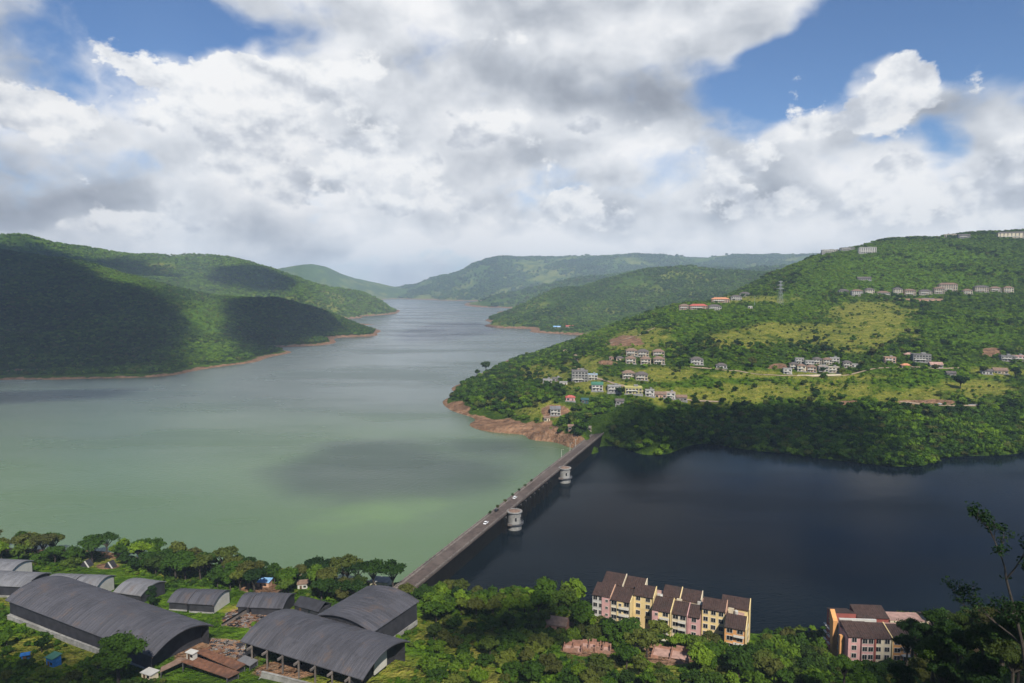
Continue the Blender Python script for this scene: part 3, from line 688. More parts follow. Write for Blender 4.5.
# ---------------------------------------------------------------- the dam with its road
dam = empty('dam', (DA.x, DA.y, 0), math.atan2(DD.y, DD.x))
tag(dam, 'long straight dark stone dam with a brown road on top dividing the two lakes', 'dam')
L0, L1 = -18.0, DLEN + 14.0
def dam_at(u, v, z=0):       # along, to the lower-lake side
    return DA + DD * u + DN * v + Vector((0, 0, z - DA.z))
def dam_u(px, py, z=7):
    p = Vector(at_z(px, py, z)); return (p - DA).dot(DD)
U1, U2 = dam_u(499, 521), dam_u(549, 474)
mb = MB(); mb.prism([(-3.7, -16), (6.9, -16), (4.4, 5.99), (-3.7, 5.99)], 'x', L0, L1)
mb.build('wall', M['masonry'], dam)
mb = MB(); mb.box(L0, L1, -4.7, 4.7, 6.0, 7.0); mb.build('road_deck', M['asphalt'], dam)
for (a, b) in ((4.2, 4.65), (-4.65, -4.2)):
    mb = MB(); mb.box(L0, L1, a, b, 7.002, 7.85); n = int((L1 - L0) / 4.2)
    for k in range(n):
        u = L0 + 2 + k * 4.2; mb.box(u, u + .5, a - .06, b + .06, 7.004, 8.15)
    mb.build('parapet', M['parapet'], dam)
mb = MB(); mb.box(L0, L1, 3.1, 4.195, 7.002, 7.16); mb.build('footway', M['parapet'], dam)
n = 11
for k in range(n):
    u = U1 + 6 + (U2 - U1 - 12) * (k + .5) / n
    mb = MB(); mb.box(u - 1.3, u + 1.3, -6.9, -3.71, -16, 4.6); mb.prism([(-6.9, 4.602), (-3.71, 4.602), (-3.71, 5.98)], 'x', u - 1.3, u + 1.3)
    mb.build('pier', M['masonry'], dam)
    if k < n - 1:
        u2 = U1 + 6 + (U2 - U1 - 12) * (k + 1) / n
        mb = MB(); mb.box(u2 - 3.0, u2 + 3.0, -4.0, -3.72, -3, 4.2); mb.build('gate', M['dark_steel'], dam)
# intake towers in the lower lake
def tower(px, py, label):
    p = Vector(at_z(px, py, RW)); uu = (p - DA).dot(DD); vv = (p - DA).dot(DN)
    t = empty('intake_tower', (p.x, p.y, RW), math.atan2(DD.y, DD.x)); tag(t, label, 'tower', 'round intake towers beside the dam')
    mb = MB(); mb.lathe([(4.55, -9), (4.55, 0.2), (4.6, 3.4), (4.25, 3.42), (4.25, 11.2)], 32); mb.build('drum', M['concrete'], t, False)
    mb = MB(); mb.lathe([(4.27, 3.44), (5.7, 3.44), (5.7, 3.9), (4.27, 3.9)], 32); mb.build('gallery', M['dark_steel'], t)
    mb = MB(); mb.lathe([(4.26, 10.6), (5.0, 11.0), (5.0, 11.55), (4.0, 11.55)], 32); mb.build('rim', M['concrete'], t)
    mb = MB(); mb.lathe([(3.98, 11.5), (3.2, 11.75), (0.4, 12.3)], 32); mb.build('roof', M['tan_roof'], t)
    mb = MB()
    for k in range(20):
        a = 2 * math.pi * k / 20; x, y = 5.6 * math.cos(a), 5.6 * math.sin(a); mb.tube((x, y, 3.9), (x, y, 5.0), .05, .05, 5)
        a2 = 2 * math.pi * (k + 1) / 20; mb.tube((x, y, 4.97), (5.6 * math.cos(a2), 5.6 * math.sin(a2), 4.97), .05, .05, 5)
    mb.build('railing', M['steel'], t)
    reach = vv - 4.3
    mb = MB(); mb.box(-6.0, -4.3, -0.5, reach, 3.45, 3.95); mb.box(-6.0, -5.9, -0.5, reach, 3.96, 4.9); mb.build('footbridge', M['parapet'], t)
    mb = MB()
    for k in (0, 2, 4): 
        a = -math.pi / 2 + 0.5 * (k - 2); mb.box(-.5, .5, -.06, .06, 6, 8.2, Matrix.Translation((4.27 * math.cos(a), 4.27 * math.sin(a), 0)) @ Matrix.Rotation(a + math.pi / 2, 4, 'Z'))
        mb2 = mb; mb2.build('window', M['glass'], t); mb = MB()
tower(514.5, 528.5, 'grey round concrete tower beside the dam, nearer the shed shore and larger')
tower(564.8, 482, 'pale round concrete tower beside the dam, the one toward the village shore')
# lamp posts on the upstream side
def lamp_post(p, label, h=6.5, group='lamp posts on the dam'):
    t = empty('lamp_post', p, math.atan2(DD.y, DD.x)); tag(t, label, 'lamp post', group)
    mb = MB(); mb.tube((0, 0, 0), (0, 0, h), .14, .09, 8); mb.box(-.2, .2, -.2, .2, 0, .3); mb.build('pole', M['rail'], t)
    mb = MB(); mb.tube((0, 0, h - .05), (0, -1.3, h + .2), .07, .06, 6); mb.build('arm', M['rail'], t)
    mb = MB(); mb.box(-.18, .18, -1.9, -1.25, h + .12, h + .3); mb.build('lamp_head', M['rail'], t)
for (px, py, lb) in ((555.4, 456.5, 'thin pale lamp post on the dam parapet, first one past the far tower'), (564.5, 450, 'thin pale lamp post on the dam parapet, middle of the three past the far tower'), (572.5, 446, 'thin pale lamp post on the dam parapet where the dam meets the reddish bank')):
    q = dam_at(dam_u(px, py, 7.9), -4.42, 7.86); lamp_post(q, lb)
# cars
def car(p, rz, label, paint, name='parked_car'):
    t = empty(name, p, rz); tag(t, label, 'car')
    mb = MB(); mb.prism([(-2.1, .35), (2.1, .35), (2.12, .75), (1.25, .92), (-1.95, .98), (-2.12, .7)], 'y', -.85, .85); mb.build('body', paint, t)
    mb = MB(); mb.prism([(-1.8, .985), (1.0, .94), (.45, 1.42), (-1.45, 1.45)], 'y', -.76, .76); mb.build('window', M['glass'], t)
    mb = MB(); mb.box(-1.42, .44, -.74, .74, 1.452, 1.50); mb.build('roof', paint, t)
    for x in (-1.3, 1.3):
        for y in (-.8, .8):
            mb = MB(); mb.tube((x, y - .1, .32), (x, y + .1, .32), .32, .32, 12); mb.build('wheel', M['rubber'], t)
drz = math.atan2(DD.y, DD.x)
for (px, py, v, lb, pm) in ((483, 522.5, .5, 'white car on the dam road, nearest to the shed shore', M['car_white']), (514, 497.5, -1.2, 'white car on the dam road between the two round towers', M['car_white']), (498.5, 510.5, -2.6, 'black car on the dam road beside the dark shrubs', M['car_dark'])):
    car(dam_at(dam_u(px, py, 7.5), v, 7.004), drz, lb, pm)

# ---------------------------------------------------------------- vaulted sheds
def shed(A, B, eave_z, base_z, width, rise, label, roofmat, wallmat, endwall, overhang=1.0, left=True, group='vaulted sheds by the lake', name='shed', posts=0, closed_front=True):
    a = Vector(at_z(*A, eave_z)); b = Vector(at_z(*B, eave_z)); d = (b - a); Ln = d.length; rz = math.atan2(d.y, d.x)
    t = empty(name, (a.x, a.y, base_z), rz); tag(t, label, 'shed', group)
    h = eave_z - base_z; n = 22
    top = []; bot = []
    for k in range(n + 1):
        q = k / n; y = q * width; zz = h + rise * (1 - (2 * q - 1)**2)
        top.append((y, zz)); bot.append((y, zz - .28))
    mb = MB()
    # corrugated sheets: raised seam every 1.6 m over the vault
    m = max(4, int(Ln / 1.7))
    for k in range(m):
        x0 = Ln * k / m; x1 = Ln * (k + 1) / m
        for j in range(n):
            (y0, z0), (y1, z1) = top[j], top[j + 1]
            mb.poly([(x0, y0, z0), (x1 - .22, y0, z0), (x1 - .22, y1, z1), (x0, y1, z1)])
            mb.poly([(x1 - .22, y0, z0), (x1 - .11, y0, z0 + .14), (x1 - .11, y1, z1 + .14), (x1 - .22, y1, z1)])
            mb.poly([(x1 - .11, y0, z0 + .14), (x1, y0, z0), (x1, y1, z1), (x1 - .11, y1, z1 + .14)])
    for j in range(n):
        (y0, z0), (y1, z1) = bot[j], bot[j + 1]
        mb.poly([(0, y0, z0), (0, y1, z1), (Ln, y1, z1), (Ln, y0, z0)])
    prof = top + bot[::-1]
    for x in (0, Ln):
        for j in range(n): mb.poly([(x, *top[j]), (x, *top[j + 1]), (x, *bot[j + 1]), (x, *bot[j])])
    for s_ in (0, n): mb.poly([(0, *top[s_]), (Ln, *top[s_]), (Ln, *bot[s_]), (0, *bot[s_])])
    rf = mb.build('roof', roofmat, t)
    o = overhang
    if closed_front:
        mb = MB(); mb.box(o, Ln - o, .6, .9, -4, h - .05); mb.build('wall', wallmat, t)
        mb = MB(); mb.box(o - .1, Ln - o, .35, .598, -1.0, .9); mb.build('plinth', M['concrete'], t)
    mb = MB(); mb.box(o, Ln - o, width - .9, width - .6, -4, h - .05); mb.build('wall', wallmat, t)
    for x in (o, Ln - o - .3 - (4.0 if Ln > 40 else 0)):
        mb = MB(); gp = [(.9, -4)] + [(min(max(y, .9), width - .9), zz - .06) for (y, zz) in bot] + [(width - .9, -4)]
        mb.prism(gp, 'x', x, x + .3); mb.build('gable_wall', endwall if x > 2 or Ln < 20 else wallmat, t)
    for k in range(posts):
        x = o + (Ln - 2 * o) * (k + .5) / posts
        mb = MB(); mb.box(x - .25, x + .25, -2.2, .3, h - 1.2, h - .5); mb.box(x - .2, x + .2, -.2, .3, -3, h - .3); mb.build('post', M['parapet'], t)
    # rib beam along the open end
    mb = MB()
    for j in range(n):
        (y0, z0), (y1, z1) = bot[j], bot[j + 1]
        mb.tube((Ln - .5, y0, z0 - .3), (Ln - .5, y1, z1 - .3), .13, .13, 5, False)
    mb.build('end_beam', M['tan_roof'], t)
    return t, Ln
big, LB = shed((5, 600), (153, 657), 20.5, 14.0, 25, 4.0, 'largest dark grey vaulted shed, long, with blackish side wall', M['shed_roof'], M['dark_clad'], M['dark_clad'], 2.0)
fro, LF = shed((240, 641), (363, 680), 21.5, 15.5, 27, 3.9, 'grey vaulted shed with open front on stub posts beside the rusty roofs', M['shed_roof'], M['dark_clad'], M['dark_clad'], 2.0, posts=7, closed_front=False)
mb = MB(); mb.box(LF - 5, LF - 4.6, 12, 19, 0, 7.5); mb.build('partition', M['white_wall'], fro)
bak, _ = shed((372, 633), (419.5, 601), 21.5, 13.0, 28, 2.7, 'squarish dark grey shed with low vault behind the open fronted shed', M['shed_roof'], M['dark_clad'], M['dark_clad'], 1.0)
small = [((-40, 570), (10.5, 572.5), 14.0, 9.0, 14, 'pale grey small vaulted shed cut off by the picture edge, lakeside of two'),
         ((-40, 584), (26, 587), 15.0, 9.5, 15, 'grey small vaulted shed at the picture edge behind the largest shed'),
         ((40, 586), (70, 587), 14.2, 9.5, 13, 'pale grey vaulted shed half hidden behind the largest shed roof'),
         ((70.5, 587.5), (96, 588.5), 14.7, 9.5, 13.5, 'pale vaulted shed with pale end wall just behind the largest shed'),
         ((113, 592), (141, 596), 14.2, 9.5, 15, 'pale vaulted shed partly behind a bushy tree'),
         ((167, 602), (187, 603.2), 14.2, 10.0, 13, 'small grey vaulted shed joined to the one with the white end wall'),
         ((187.3, 603.4), (214, 605), 14.5, 10.0, 14, 'small grey vaulted shed with white end wall and dark porch'),
         ((236, 606.5), (249, 607), 14.0, 10.0, 13, 'narrow grey vaulted shed near the blue roofed hut'),
         ((249.3, 607.2), (283, 608.5), 14.4, 10.0, 14, 'small dark grey vaulted shed standing next to the dark pool roof')]
for i, (a, b, ez, bz, w, lb) in enumerate(small):
    shed(a, b, ez, bz, w, 2.2, lb, M['shed_roof_light'] if i < 5 else M['shed_roof'], M['dark_clad'], M['white_wall'] if i in (0, 3, 6) else M['dark_clad'], .5, group='small vaulted sheds behind the large ones')

# ---------------------------------------------------------------- low structures round the sheds
def slab_roof(quad, z, label, mat, name='shelter', cat='shelter', group=None, h=2.6, posts=True):
    p = [Vector(at_z(*q, z)) for q in quad]; c = sum(p, Vector()) / 4; g0 = gz(c.x, c.y)
    t = empty(name, (c.x, c.y, g0)); tag(t, label, cat, group)
    lp = [q - Vector((c.x, c.y, g0)) for q in p]
    mb = MB(); n = len(mb.v)
    up = [tuple(q) for q in lp]; dn = [(q.x, q.y, q.z - .22) for q in lp]
    mb.poly(up); mb.poly(dn)
    for i in range(4): j = (i + 1) % 4; mb.poly([up[i], up[j], dn[j], dn[i]])
    mb.build('roof', mat, t)
    for q in lp:
        i = q * .94; mb = MB(); mb.box(i.x - .15, i.x + .15, i.y - .15, i.y + .15, -2, q.z - .23); mb.build('post', M['dark_steel'], t)
    k = [q * .9 for q in lp]
    mb = MB(); a, b = k[2], k[3]
    mb.poly([(a.x, a.y, -2), (b.x, b.y, -2), (b.x, b.y, b.z - .3), (a.x, a.y, a.z - .3)]); 
    mb.build('wall', M['dark_clad'], t)
    return t
slab_roof([(181, 661.5), (195, 656), (240, 672), (228, 678)], 17.6, 'long rusty brown flat roof beside the largest shed, the one toward the picture bottom', M['rust'], group='rusty flat roofs between the sheds')
slab_roof([(194, 651.5), (204, 648), (246, 664), (236, 670)], 17.2, 'rusty brown flat roof nearer the open fronted shed', M['rust'], group='rusty flat roofs between the sheds')
slab_roof([(160, 672), (161, 667), (181, 657), (188, 659)], 17.0, 'tan lean-to roof at the open end of the largest shed', M['tan_roof'])
slab_roof([(237, 660), (245, 655), (258, 660), (250, 666)], 16.2, 'bluish grey sheet roof tucked under the open fronted shed', M['shed_roof_light'])
def low_wall(A, B, z, label, mat, hgt=1.2):
    a = Vector(at_z(*A, z)); b = Vector(at_z(*B, z)); d = b - a
    t = empty('low_wall', (a.x, a.y, z), math.atan2(d.y, d.x)); tag(t, label, 'wall')
    mb = MB(); mb.box(0, d.length, -.3, .3, -3, hgt); mb.build('wall', mat, t)
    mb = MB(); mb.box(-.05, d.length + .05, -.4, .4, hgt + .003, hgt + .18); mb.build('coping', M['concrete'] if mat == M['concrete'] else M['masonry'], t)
low_wall((8, 618), (100, 653), 14.2, 'long pale low wall below the side of the largest shed', M['concrete'])
low_wall((222, 627), (246, 612), 11.5, 'dark low wall running from the small sheds to the sandy yard', M['parapet'])
low_wall((262, 675), (330, 692), 16.0, 'pale concrete wall in front of the open fronted shed', M['concrete'])

def hut(px, py, w, d, h, rz, wall, roof, label, name='hut', cat='hut', rtype='mono', z=None, group=None):
    if z is None: x, y, z = hit(px, py)
    else: x, y, z = at_z(px, py, z)
    t = empty(name, (x, y, z), rz); tag(t, label, cat, group)
    mb = MB(); mb.box(-w/2, w/2, -d/2, d/2, -2.5, h); mb.build('wall', wall, t)
    o = .35
    mb = MB()
    if rtype == 'mono': mb.prism([(-d/2 - o, h + .01), (d/2 + o, h + .5), (d/2 + o, h + .65), (-d/2 - o, h + .16)], 'x', -w/2 - o, w/2 + o)
    elif rtype == 'gable': mb.prism([(-d/2 - o, h + .01), (0, h + d * .3), (d/2 + o, h + .01), (d/2 + o, h + .16), (0, h + d * .3 + .18), (-d/2 - o, h + .16)], 'x', -w/2 - o, w/2 + o)
    else: mb.box(-w/2 - o, w/2 + o, -d/2 - o, d/2 + o, h + .004, h + .25)
    mb.build('roof', roof, t)
    mb = MB(); mb.box(-w*.3, -w*.3 + 1.0, -d/2 - .06, -d/2 - .004, 0, 2.0); mb.build('door', M['wood'], t)
    mb = MB(); mb.box(w*.08, w*.08 + 1.2, -d/2 - .06, -d/2 - .004, .9, 1.9); mb.build('window', M['glass'], t)
    return t
hut(265, 586, 5.5, 4, 2.6, -.1, M['peach_wall'], M['blue_roof'], 'small hut with pale blue sheet roof in the lakeside trees')
hut(303, 588, 4.5, 3.5, 2.6, .2, M['white_wall'], M['tan_roof'], 'small white walled hut among trees right of the blue roofed hut')
hut(381, 586, 9, 6, 3.2, -.15, M['cream_wall'], M['concrete'], 'low cream building with flat roof where the dam meets the bank', rtype='flat')
hut(313, 610, 13, 8, 2.4, -.45, M['dark_clad'], M['dark_clad'], 'dark flat blue-black roof between the small sheds and the square shed', rtype='gable', z=11.5)
hut(54, 665, 3.6, 3.0, 3.2, -.4, M['blue_tarp'], M['green_roof'], 'small blue walled shack in the garden below the largest shed')
hut(26, 659, 2.4, 2.0, 1.8, .4, M['blue_tarp'], M['blue_tarp'], 'low blue tarpaulin shelter left of the blue shack', rtype='gable')
hut(192, 658, 3.0, 2.0, 2.2, -.4, M['white_wall'], M['white_wall'], 'tiny white cabin on the rusty roofs by the largest shed', rtype='flat', z=17.7)
hut(150, 678, 4.5, 3.0, 2.2, -.4, M['cream_wall'], M['white_wall'], 'pale little outbuilding at the near corner of the largest shed', rtype='flat')
def tent(px, py, label):
    x, y, z = hit(px, py); t = empty('tent', (x, y, z), -.2); tag(t, label, 'tent', 'sloping tents on the lakeside lawn')
    mb = MB(); mb.prism([(-2.2, 0), (2.3, 0), (.2, 3.1), (-.6, 3.0)], 'y', -2, 2); mb.build('canvas', M['dark_clad'], t)
    mb = MB(); mb.prism([(.25, 3.25), (2.6, .1), (2.9, .1), (.45, 3.4)], 'y', -2.1, -1.5); mb.build('flap', M['white_wall'], t)
tent(87, 566, 'dark tent with a white flap on the lakeside lawn, nearer the picture edge')
tent(110.5, 567, 'dark tent with a white flap on the lakeside lawn, nearer the bushy tree')
def ruin(px, py, w, d, rz, label, name='ruin'):
    x, y, z = hit(px, py); t = empty(name, (x, y, z), rz); tag(t, label, 'ruin')
    mb = MB(); r = random.Random(px)
    mb.box(-w/2, w/2, -d/2, d/2, -2, .3)
    mb.build('floor_slab', M['pinkish_roof'], t)
    for (a, b, c2, e) in ((-w/2, w/2, -d/2, -d/2 + .3), (-w/2, w/2, d/2 - .3, d/2), (-w/2, -w/2 + .3, -d/2 + .31, d/2 - .31), (w/2 - .3, w/2, -d/2 + .31, d/2 - .31), (-.15, .15, -d/2 + .31, d/2 - .31)):
        mb = MB(); k = 5; hs = [r.uniform(.9, 2.6) for _ in range(k)]
        for i in range(k):
            if b - a > e - c2: mb.box(a + (b - a) * i / k, a + (b - a) * (i + 1) / k - .004, c2, e, -2, hs[i])
            else: mb.box(a, b, c2 + (e - c2) * i / k, c2 + (e - c2) * (i + 1) / k - .004, -2, hs[i])
        mb.build('wall', M['brick'], t)
ruin(573, 650, 7, 6, -.2, 'roofless pale brick enclosure in the bushes, the westernmost in a stepped row of three')
ruin(589, 648, 9, 6, -.2, 'roofless brick enclosure in the middle of a stepped row of three in the bushes')
ruin(603, 651, 6, 6, -.2, 'roofless brick enclosure ending the stepped row nearest the yellow apartment block')
ruin(671, 657, 14, 10, -.35, 'large pinkish roofless brick ruin below the yellow apartment block')
hut(557, 627, 9, 7, 2.5, -.3, M['brick'], M['tan_roof'], 'brown roofed low house in the bushes left of the apartment block', rtype='gable')

# ---------------------------------------------------------------- apartment blocks
_win = {}
def window_mesh(w, h):
    k = (round(w, 2), round(h, 2))
    if k not in _win:
        mb = MB(); mb.box(-w/2 - .14, w/2 + .14, -.14, -.004, -.14, h + .14); mb.m = 1
        mb.box(-w/2, -.04, -.15, -.13, 0, h); mb.box(.04, w/2, -.15, -.13, 0, h)
        _win[k] = mb.mesh('window', [M['frame'], M['glass']])
    return _win[k]
def put(mesh, name, parent, loc, rz=0):
    o = bpy.data.objects.new(name, mesh); col.objects.link(o); o.parent = parent; o.location = loc; o.rotation_euler = (0, 0, rz); return o
def block(t, u0, u1, v0, v1, h, wall, rise=2.3, roof='front', wins=2, side=None, gable=None, balc=False, floors=4, base=-4, accent=None):
    mb = MB(); mb.box(u0, u1, v0, v1, base, h); mb.build('wall', wall, t)
    if accent:
        mb = MB(); mb.box(u0 + (u1 - u0) * accent[1], u0 + (u1 - u0) * accent[2], v0 - .35, v0 - .004, base, h - .02); mb.build('bay', accent[0], t)
    o = .55; r = MB()
    if roof == 'front': r.prism([(v0 - o, h + .01), (v1, h + rise), (v1, h + rise + .2), (v0 - o, h + .22)], 'x', u0 - .1, u1 + .1)
    elif roof == 'back': r.prism([(v0, h + rise), (v1 + o, h + .01), (v1 + o, h + .22), (v0, h + rise + .2)], 'x', u0 - .1, u1 + .1)
    else: r.box(u0 - .1, u1 + .1, v0 - .1, v1 + .1, h + .004, h + .25)
    r.build('roof', M['tile'] if roof != 'flat' else M['pinkish_roof'], t)
    if roof != 'flat':
        hb = v1 if roof == 'front' else v0
        mb = MB(); mb.box(u0, u1, min(hb, hb + (-.3 if roof == 'front' else .3)), max(hb, hb + (-.3 if roof == 'front' else .3)), h - .01, h + rise - .03); mb.build('roof_back_wall', wall, t)
    if gable is not None:
        for (a, b) in ((u0 - .42, u0 - .11), (u1 + .11, u1 + .42)) if gable[1] == 'both' else (((u1 + .11, u1 + .42),) if gable[1] == 'r' else ((u0 - .42, u0 - .11),)):
            pr = [(v0 - .45, base), (v1 + .05, base), (v1 + .05, h + rise + .45), (v0 - .45, h + .5)] if roof == 'front' else [(v0 - .05, base), (v1 + .45, base), (v1 + .45, h + .5), (v0 - .05, h + rise + .45)]
            mb = MB(); mb.prism(pr, 'x', a, b); mb.build('gable_wall', gable[0], t)
    fh = 3.1
    top = h - .5
    for f in range(floors):
        zb = top - 1.45 - fh * f
        if zb < .2: break
        for k in range(wins):
            u = u0 + (u1 - u0) * (k + .5) / wins
            vv = v0
            if accent and accent[1] <= (k + .5) / wins <= accent[2]: vv = v0 - .35
            put(window_mesh(1.0 if accent and vv != v0 else (2.1 if balc else 1.7), 1.0 if accent and vv != v0 else 1.7), 'window', t, (u, vv, zb))
        if balc:
            a = u0 + (u1 - u0) * .45; b = u1 - .3
            mb = MB(); mb.box(a, b, v0 - 1.5, v0 - .16, zb - .95, zb - .78); mb.box(a, b, v0 - 1.5, v0 - 1.4, zb - .777, zb + .05); mb.build('balcony', M['rail'], t)
    return h
apx, apy, _z = at_z(592.5, 594, 16.0)
apt = empty('apartment_block', (apx, apy, 2.5), math.atan2(-25, 58)); tag(apt, 'long yellow and pink apartment block with brown tiled roofs on the lower lake shore', 'apartment block')
block(apt, 0, 7.8, 0, 8, 13.3, M['white_wall'], wins=3, accent=(M['pink_wall'], 0.55, 1.0), gable=(M['peach_wall'], 'r'))
block(apt, 8.4, 16.6, -.6, 8, 12.9, M['cream_wall'], wins=3, balc=True, gable=(M['yellow_wall'], 'r'), accent=(M['yellow_wall'], 0.33, 0.66))
block(apt, 17.2, 25.6, 3.4, 9.6, 14.9, M['yellow_wall'], wins=2, gable=(M['yellow_wall'], 'r'))
block(apt, 26.2, 33.6, -.8, 7.6, 12.0, M['yellow_wall'], wins=2, balc=True, gable=(M['yellow_wall'], 'r'), accent=(M['pink_wall'], 0.0, 0.35))
block(apt, 34.2, 40.2, 0.2, 7.6, 11.4, M['cream_wall'], wins=2, balc=True, gable=(M['pink_wall'], 'r'))
block(apt, 40.8, 45.4, .8, 7.6, 11.2, M['pink_wall'], wins=1)
block(apt, 45.8, 55.0, 4.0, 9.8, 14.2, M['yellow_wall'], wins=3, gable=(M['peach_wall'], 'r'))
block(apt, 55.6, 63.4, -3.0, 4.2, 11.6, M['orange_wall'], wins=2, gable=(M['yellow_wall'], 'r'), balc=True)
block(apt, 1.5, 10.5, 10.6, 17.8, 14.6, M['cream_wall'], roof='front', wins=0, gable=(M['cream_wall'], 'r'))
block(apt, 11.2, 19.8, 11.2, 17.8, 14.2, M['yellow_wall'], roof='front', wins=0, gable=(M['cream_wall'], 'r'))
block(apt, 20.4, 27.6, 10.2, 17.2, 12.4, M['pink_wall'], roof='flat', wins=0)
block(apt, 28.2, 35.4, 11.1, 17.4, 13.2, M['yellow_wall'], roof='front', wins=0, gable=(M['yellow_wall'], 'r'))
block(apt, 36.0, 44.0, 11.1, 17.4, 13.0, M['cream_wall'], roof='front', wins=0, gable=(M['cream_wall'], 'both'))
block(apt, 44.6, 52.0, 10.2, 17.0, 12.3, M['pink_wall'], roof='flat', wins=0)
block(apt, 52.6, 63.6, 11.1, 17.0, 13.4, M['yellow_wall'], roof='front', wins=0, gable=(M['yellow_wall'], 'r'))
mb = MB(); mb.box(2, 62, 7.0, 11, -4, 11.9); mb.build('court_wall', M['cream_wall'], apt)
mb = MB(); mb.box(2, 62, 7.0, 11, 11.904, 12.1); mb.build('court_roof', M['pinkish_roof'], apt)
for k, (u, v) in enumerate(((9.5, 9.2), (19, 9.9), (27.5, 9.0), (35.8, 8.8), (44.4, 9.0), (57, 7.6), (50, 10.4))):
    mb = MB(); mb.box(u - 1.1, u + 1.1, v - .25, v + .25, 12.1, 14.2 + (k % 3) * .3); mb.build('parapet_wall', M['cream_wall'] if k % 2 else M['white_wall'], apt)
for k, (u, v) in enumerate(((28, 8.6), (47, 11.5), (59, 7.2))):
    mb = MB(); mb.lathe([(.75, 12.9), (.8, 13.0), (.8, 14.2), (.3, 14.5)], 14, (u, v)); mb.build('water_tank', M['white_wall'], apt)
for zz in (2.0, 5.1, 8.2):
    mb = MB(); mb.box(62.0, 63.9, 4.4, 8.4, zz, zz + .2); mb.box(63.8, 63.9, 4.4, 8.4, zz + .2, zz + 1.1); mb.build('balcony', M['rail'], apt)

bx, by, _z = at_z(848, 636, 16.0)
ap2 = empty('apartment_block', (bx, by, 3.0), R(-4)); tag(ap2, 'maroon and pink apartment block with orange end piers half hidden by dark foliage', 'apartment block')
block(ap2, 0, 4.6, -.2, 8.0, 12.8, M['pink_wall'], wins=1, accent=(M['pink_wall'], .0, .0001))
block(ap2, 5.0, 9.4, -.6, 8.0, 12.6, M['pink_wall'], wins=2)
block(ap2, 9.8, 16.2, 0, 8.0, 12.4, M['cream_wall'], wins=2, gable=(M['yellow_wall'], 'r'), accent=(M['maroon_wall'], 0.0, .1))
block(ap2, 16.8, 24, .5, 8, 12.0, M['orange_wall'], wins=2, balc=True)
block(ap2, 24.6, 33, -.5, 8, 12.0, M['maroon_wall'], wins=2, balc=True, gable=(M['cream_wall'], 'r'))
block(ap2, 33.6, 41, 1.2, 8.5, 12.8, M['yellow_wall'], wins=1, gable=(M['yellow_wall'], 'both'))
block(ap2, 41.6, 52, 0, 8, 12.0, M['orange_wall'], wins=2)
block(ap2, 1.0, 9.0, 14.5, 23, 12.6, M['maroon_wall'], roof='back', wins=0)
block(ap2, 9.6, 22.0, 15, 22, 13.2, M['maroon_wall'], roof='front', wins=0, rise=2.0)
block(ap2, 22.6, 36, 15, 22, 12.4, M['cream_wall'], roof='flat', wins=0)
block(ap2, 36.6, 51, 14, 22, 12.6, M['cream_wall'], roof='back', wins=0)
mb = MB(); mb.box(.6, 51, 8.2, 14.4, -4, 11.6); mb.build('court_wall', M['maroon_wall'], ap2)
mb = MB(); mb.box(.6, 51, 8.2, 14.4, 11.604, 11.8); mb.build('court_roof', M['pinkish_roof'], ap2)
mb = MB(); mb.prism([(8.0, -4), (8.9, -4), (8.9, 15.8), (8.0, 15.8)], 'x', -.1, 14); mb.build('parapet_wall', M['white_wall'], ap2)
for (v, hh) in ((2.6, 12.6), (8.6, 14.6)):
    mb = MB(); mb.prism([(v, -4), (v + 1.2, -4), (v + 4.2, hh + 2.6), (v + 3.6, hh + 3.1), (v, hh)], 'x', -2.2, -.45) if v > 5 else mb.box(-1.8, -.45, v, v + 1.4, -4, hh - 1)
    mb.build('end_pier', M['orange_wall'], ap2)
for v in (5.4, 11.4, 16.5, 20.0):
    for zz in (2.2, 5.3, 8.4):
        put(window_mesh(1.55, 1.3), 'window', ap2, (1.0 if v > 14 else (-.0 if v < 8 else .6), v, zz), R(-90))
        mb = MB(); mb.box(-1.0, -.2, v - 1.3, v + 1.3, zz - 1.0, zz - .85); mb.build('balcony', M['rail'], ap2)

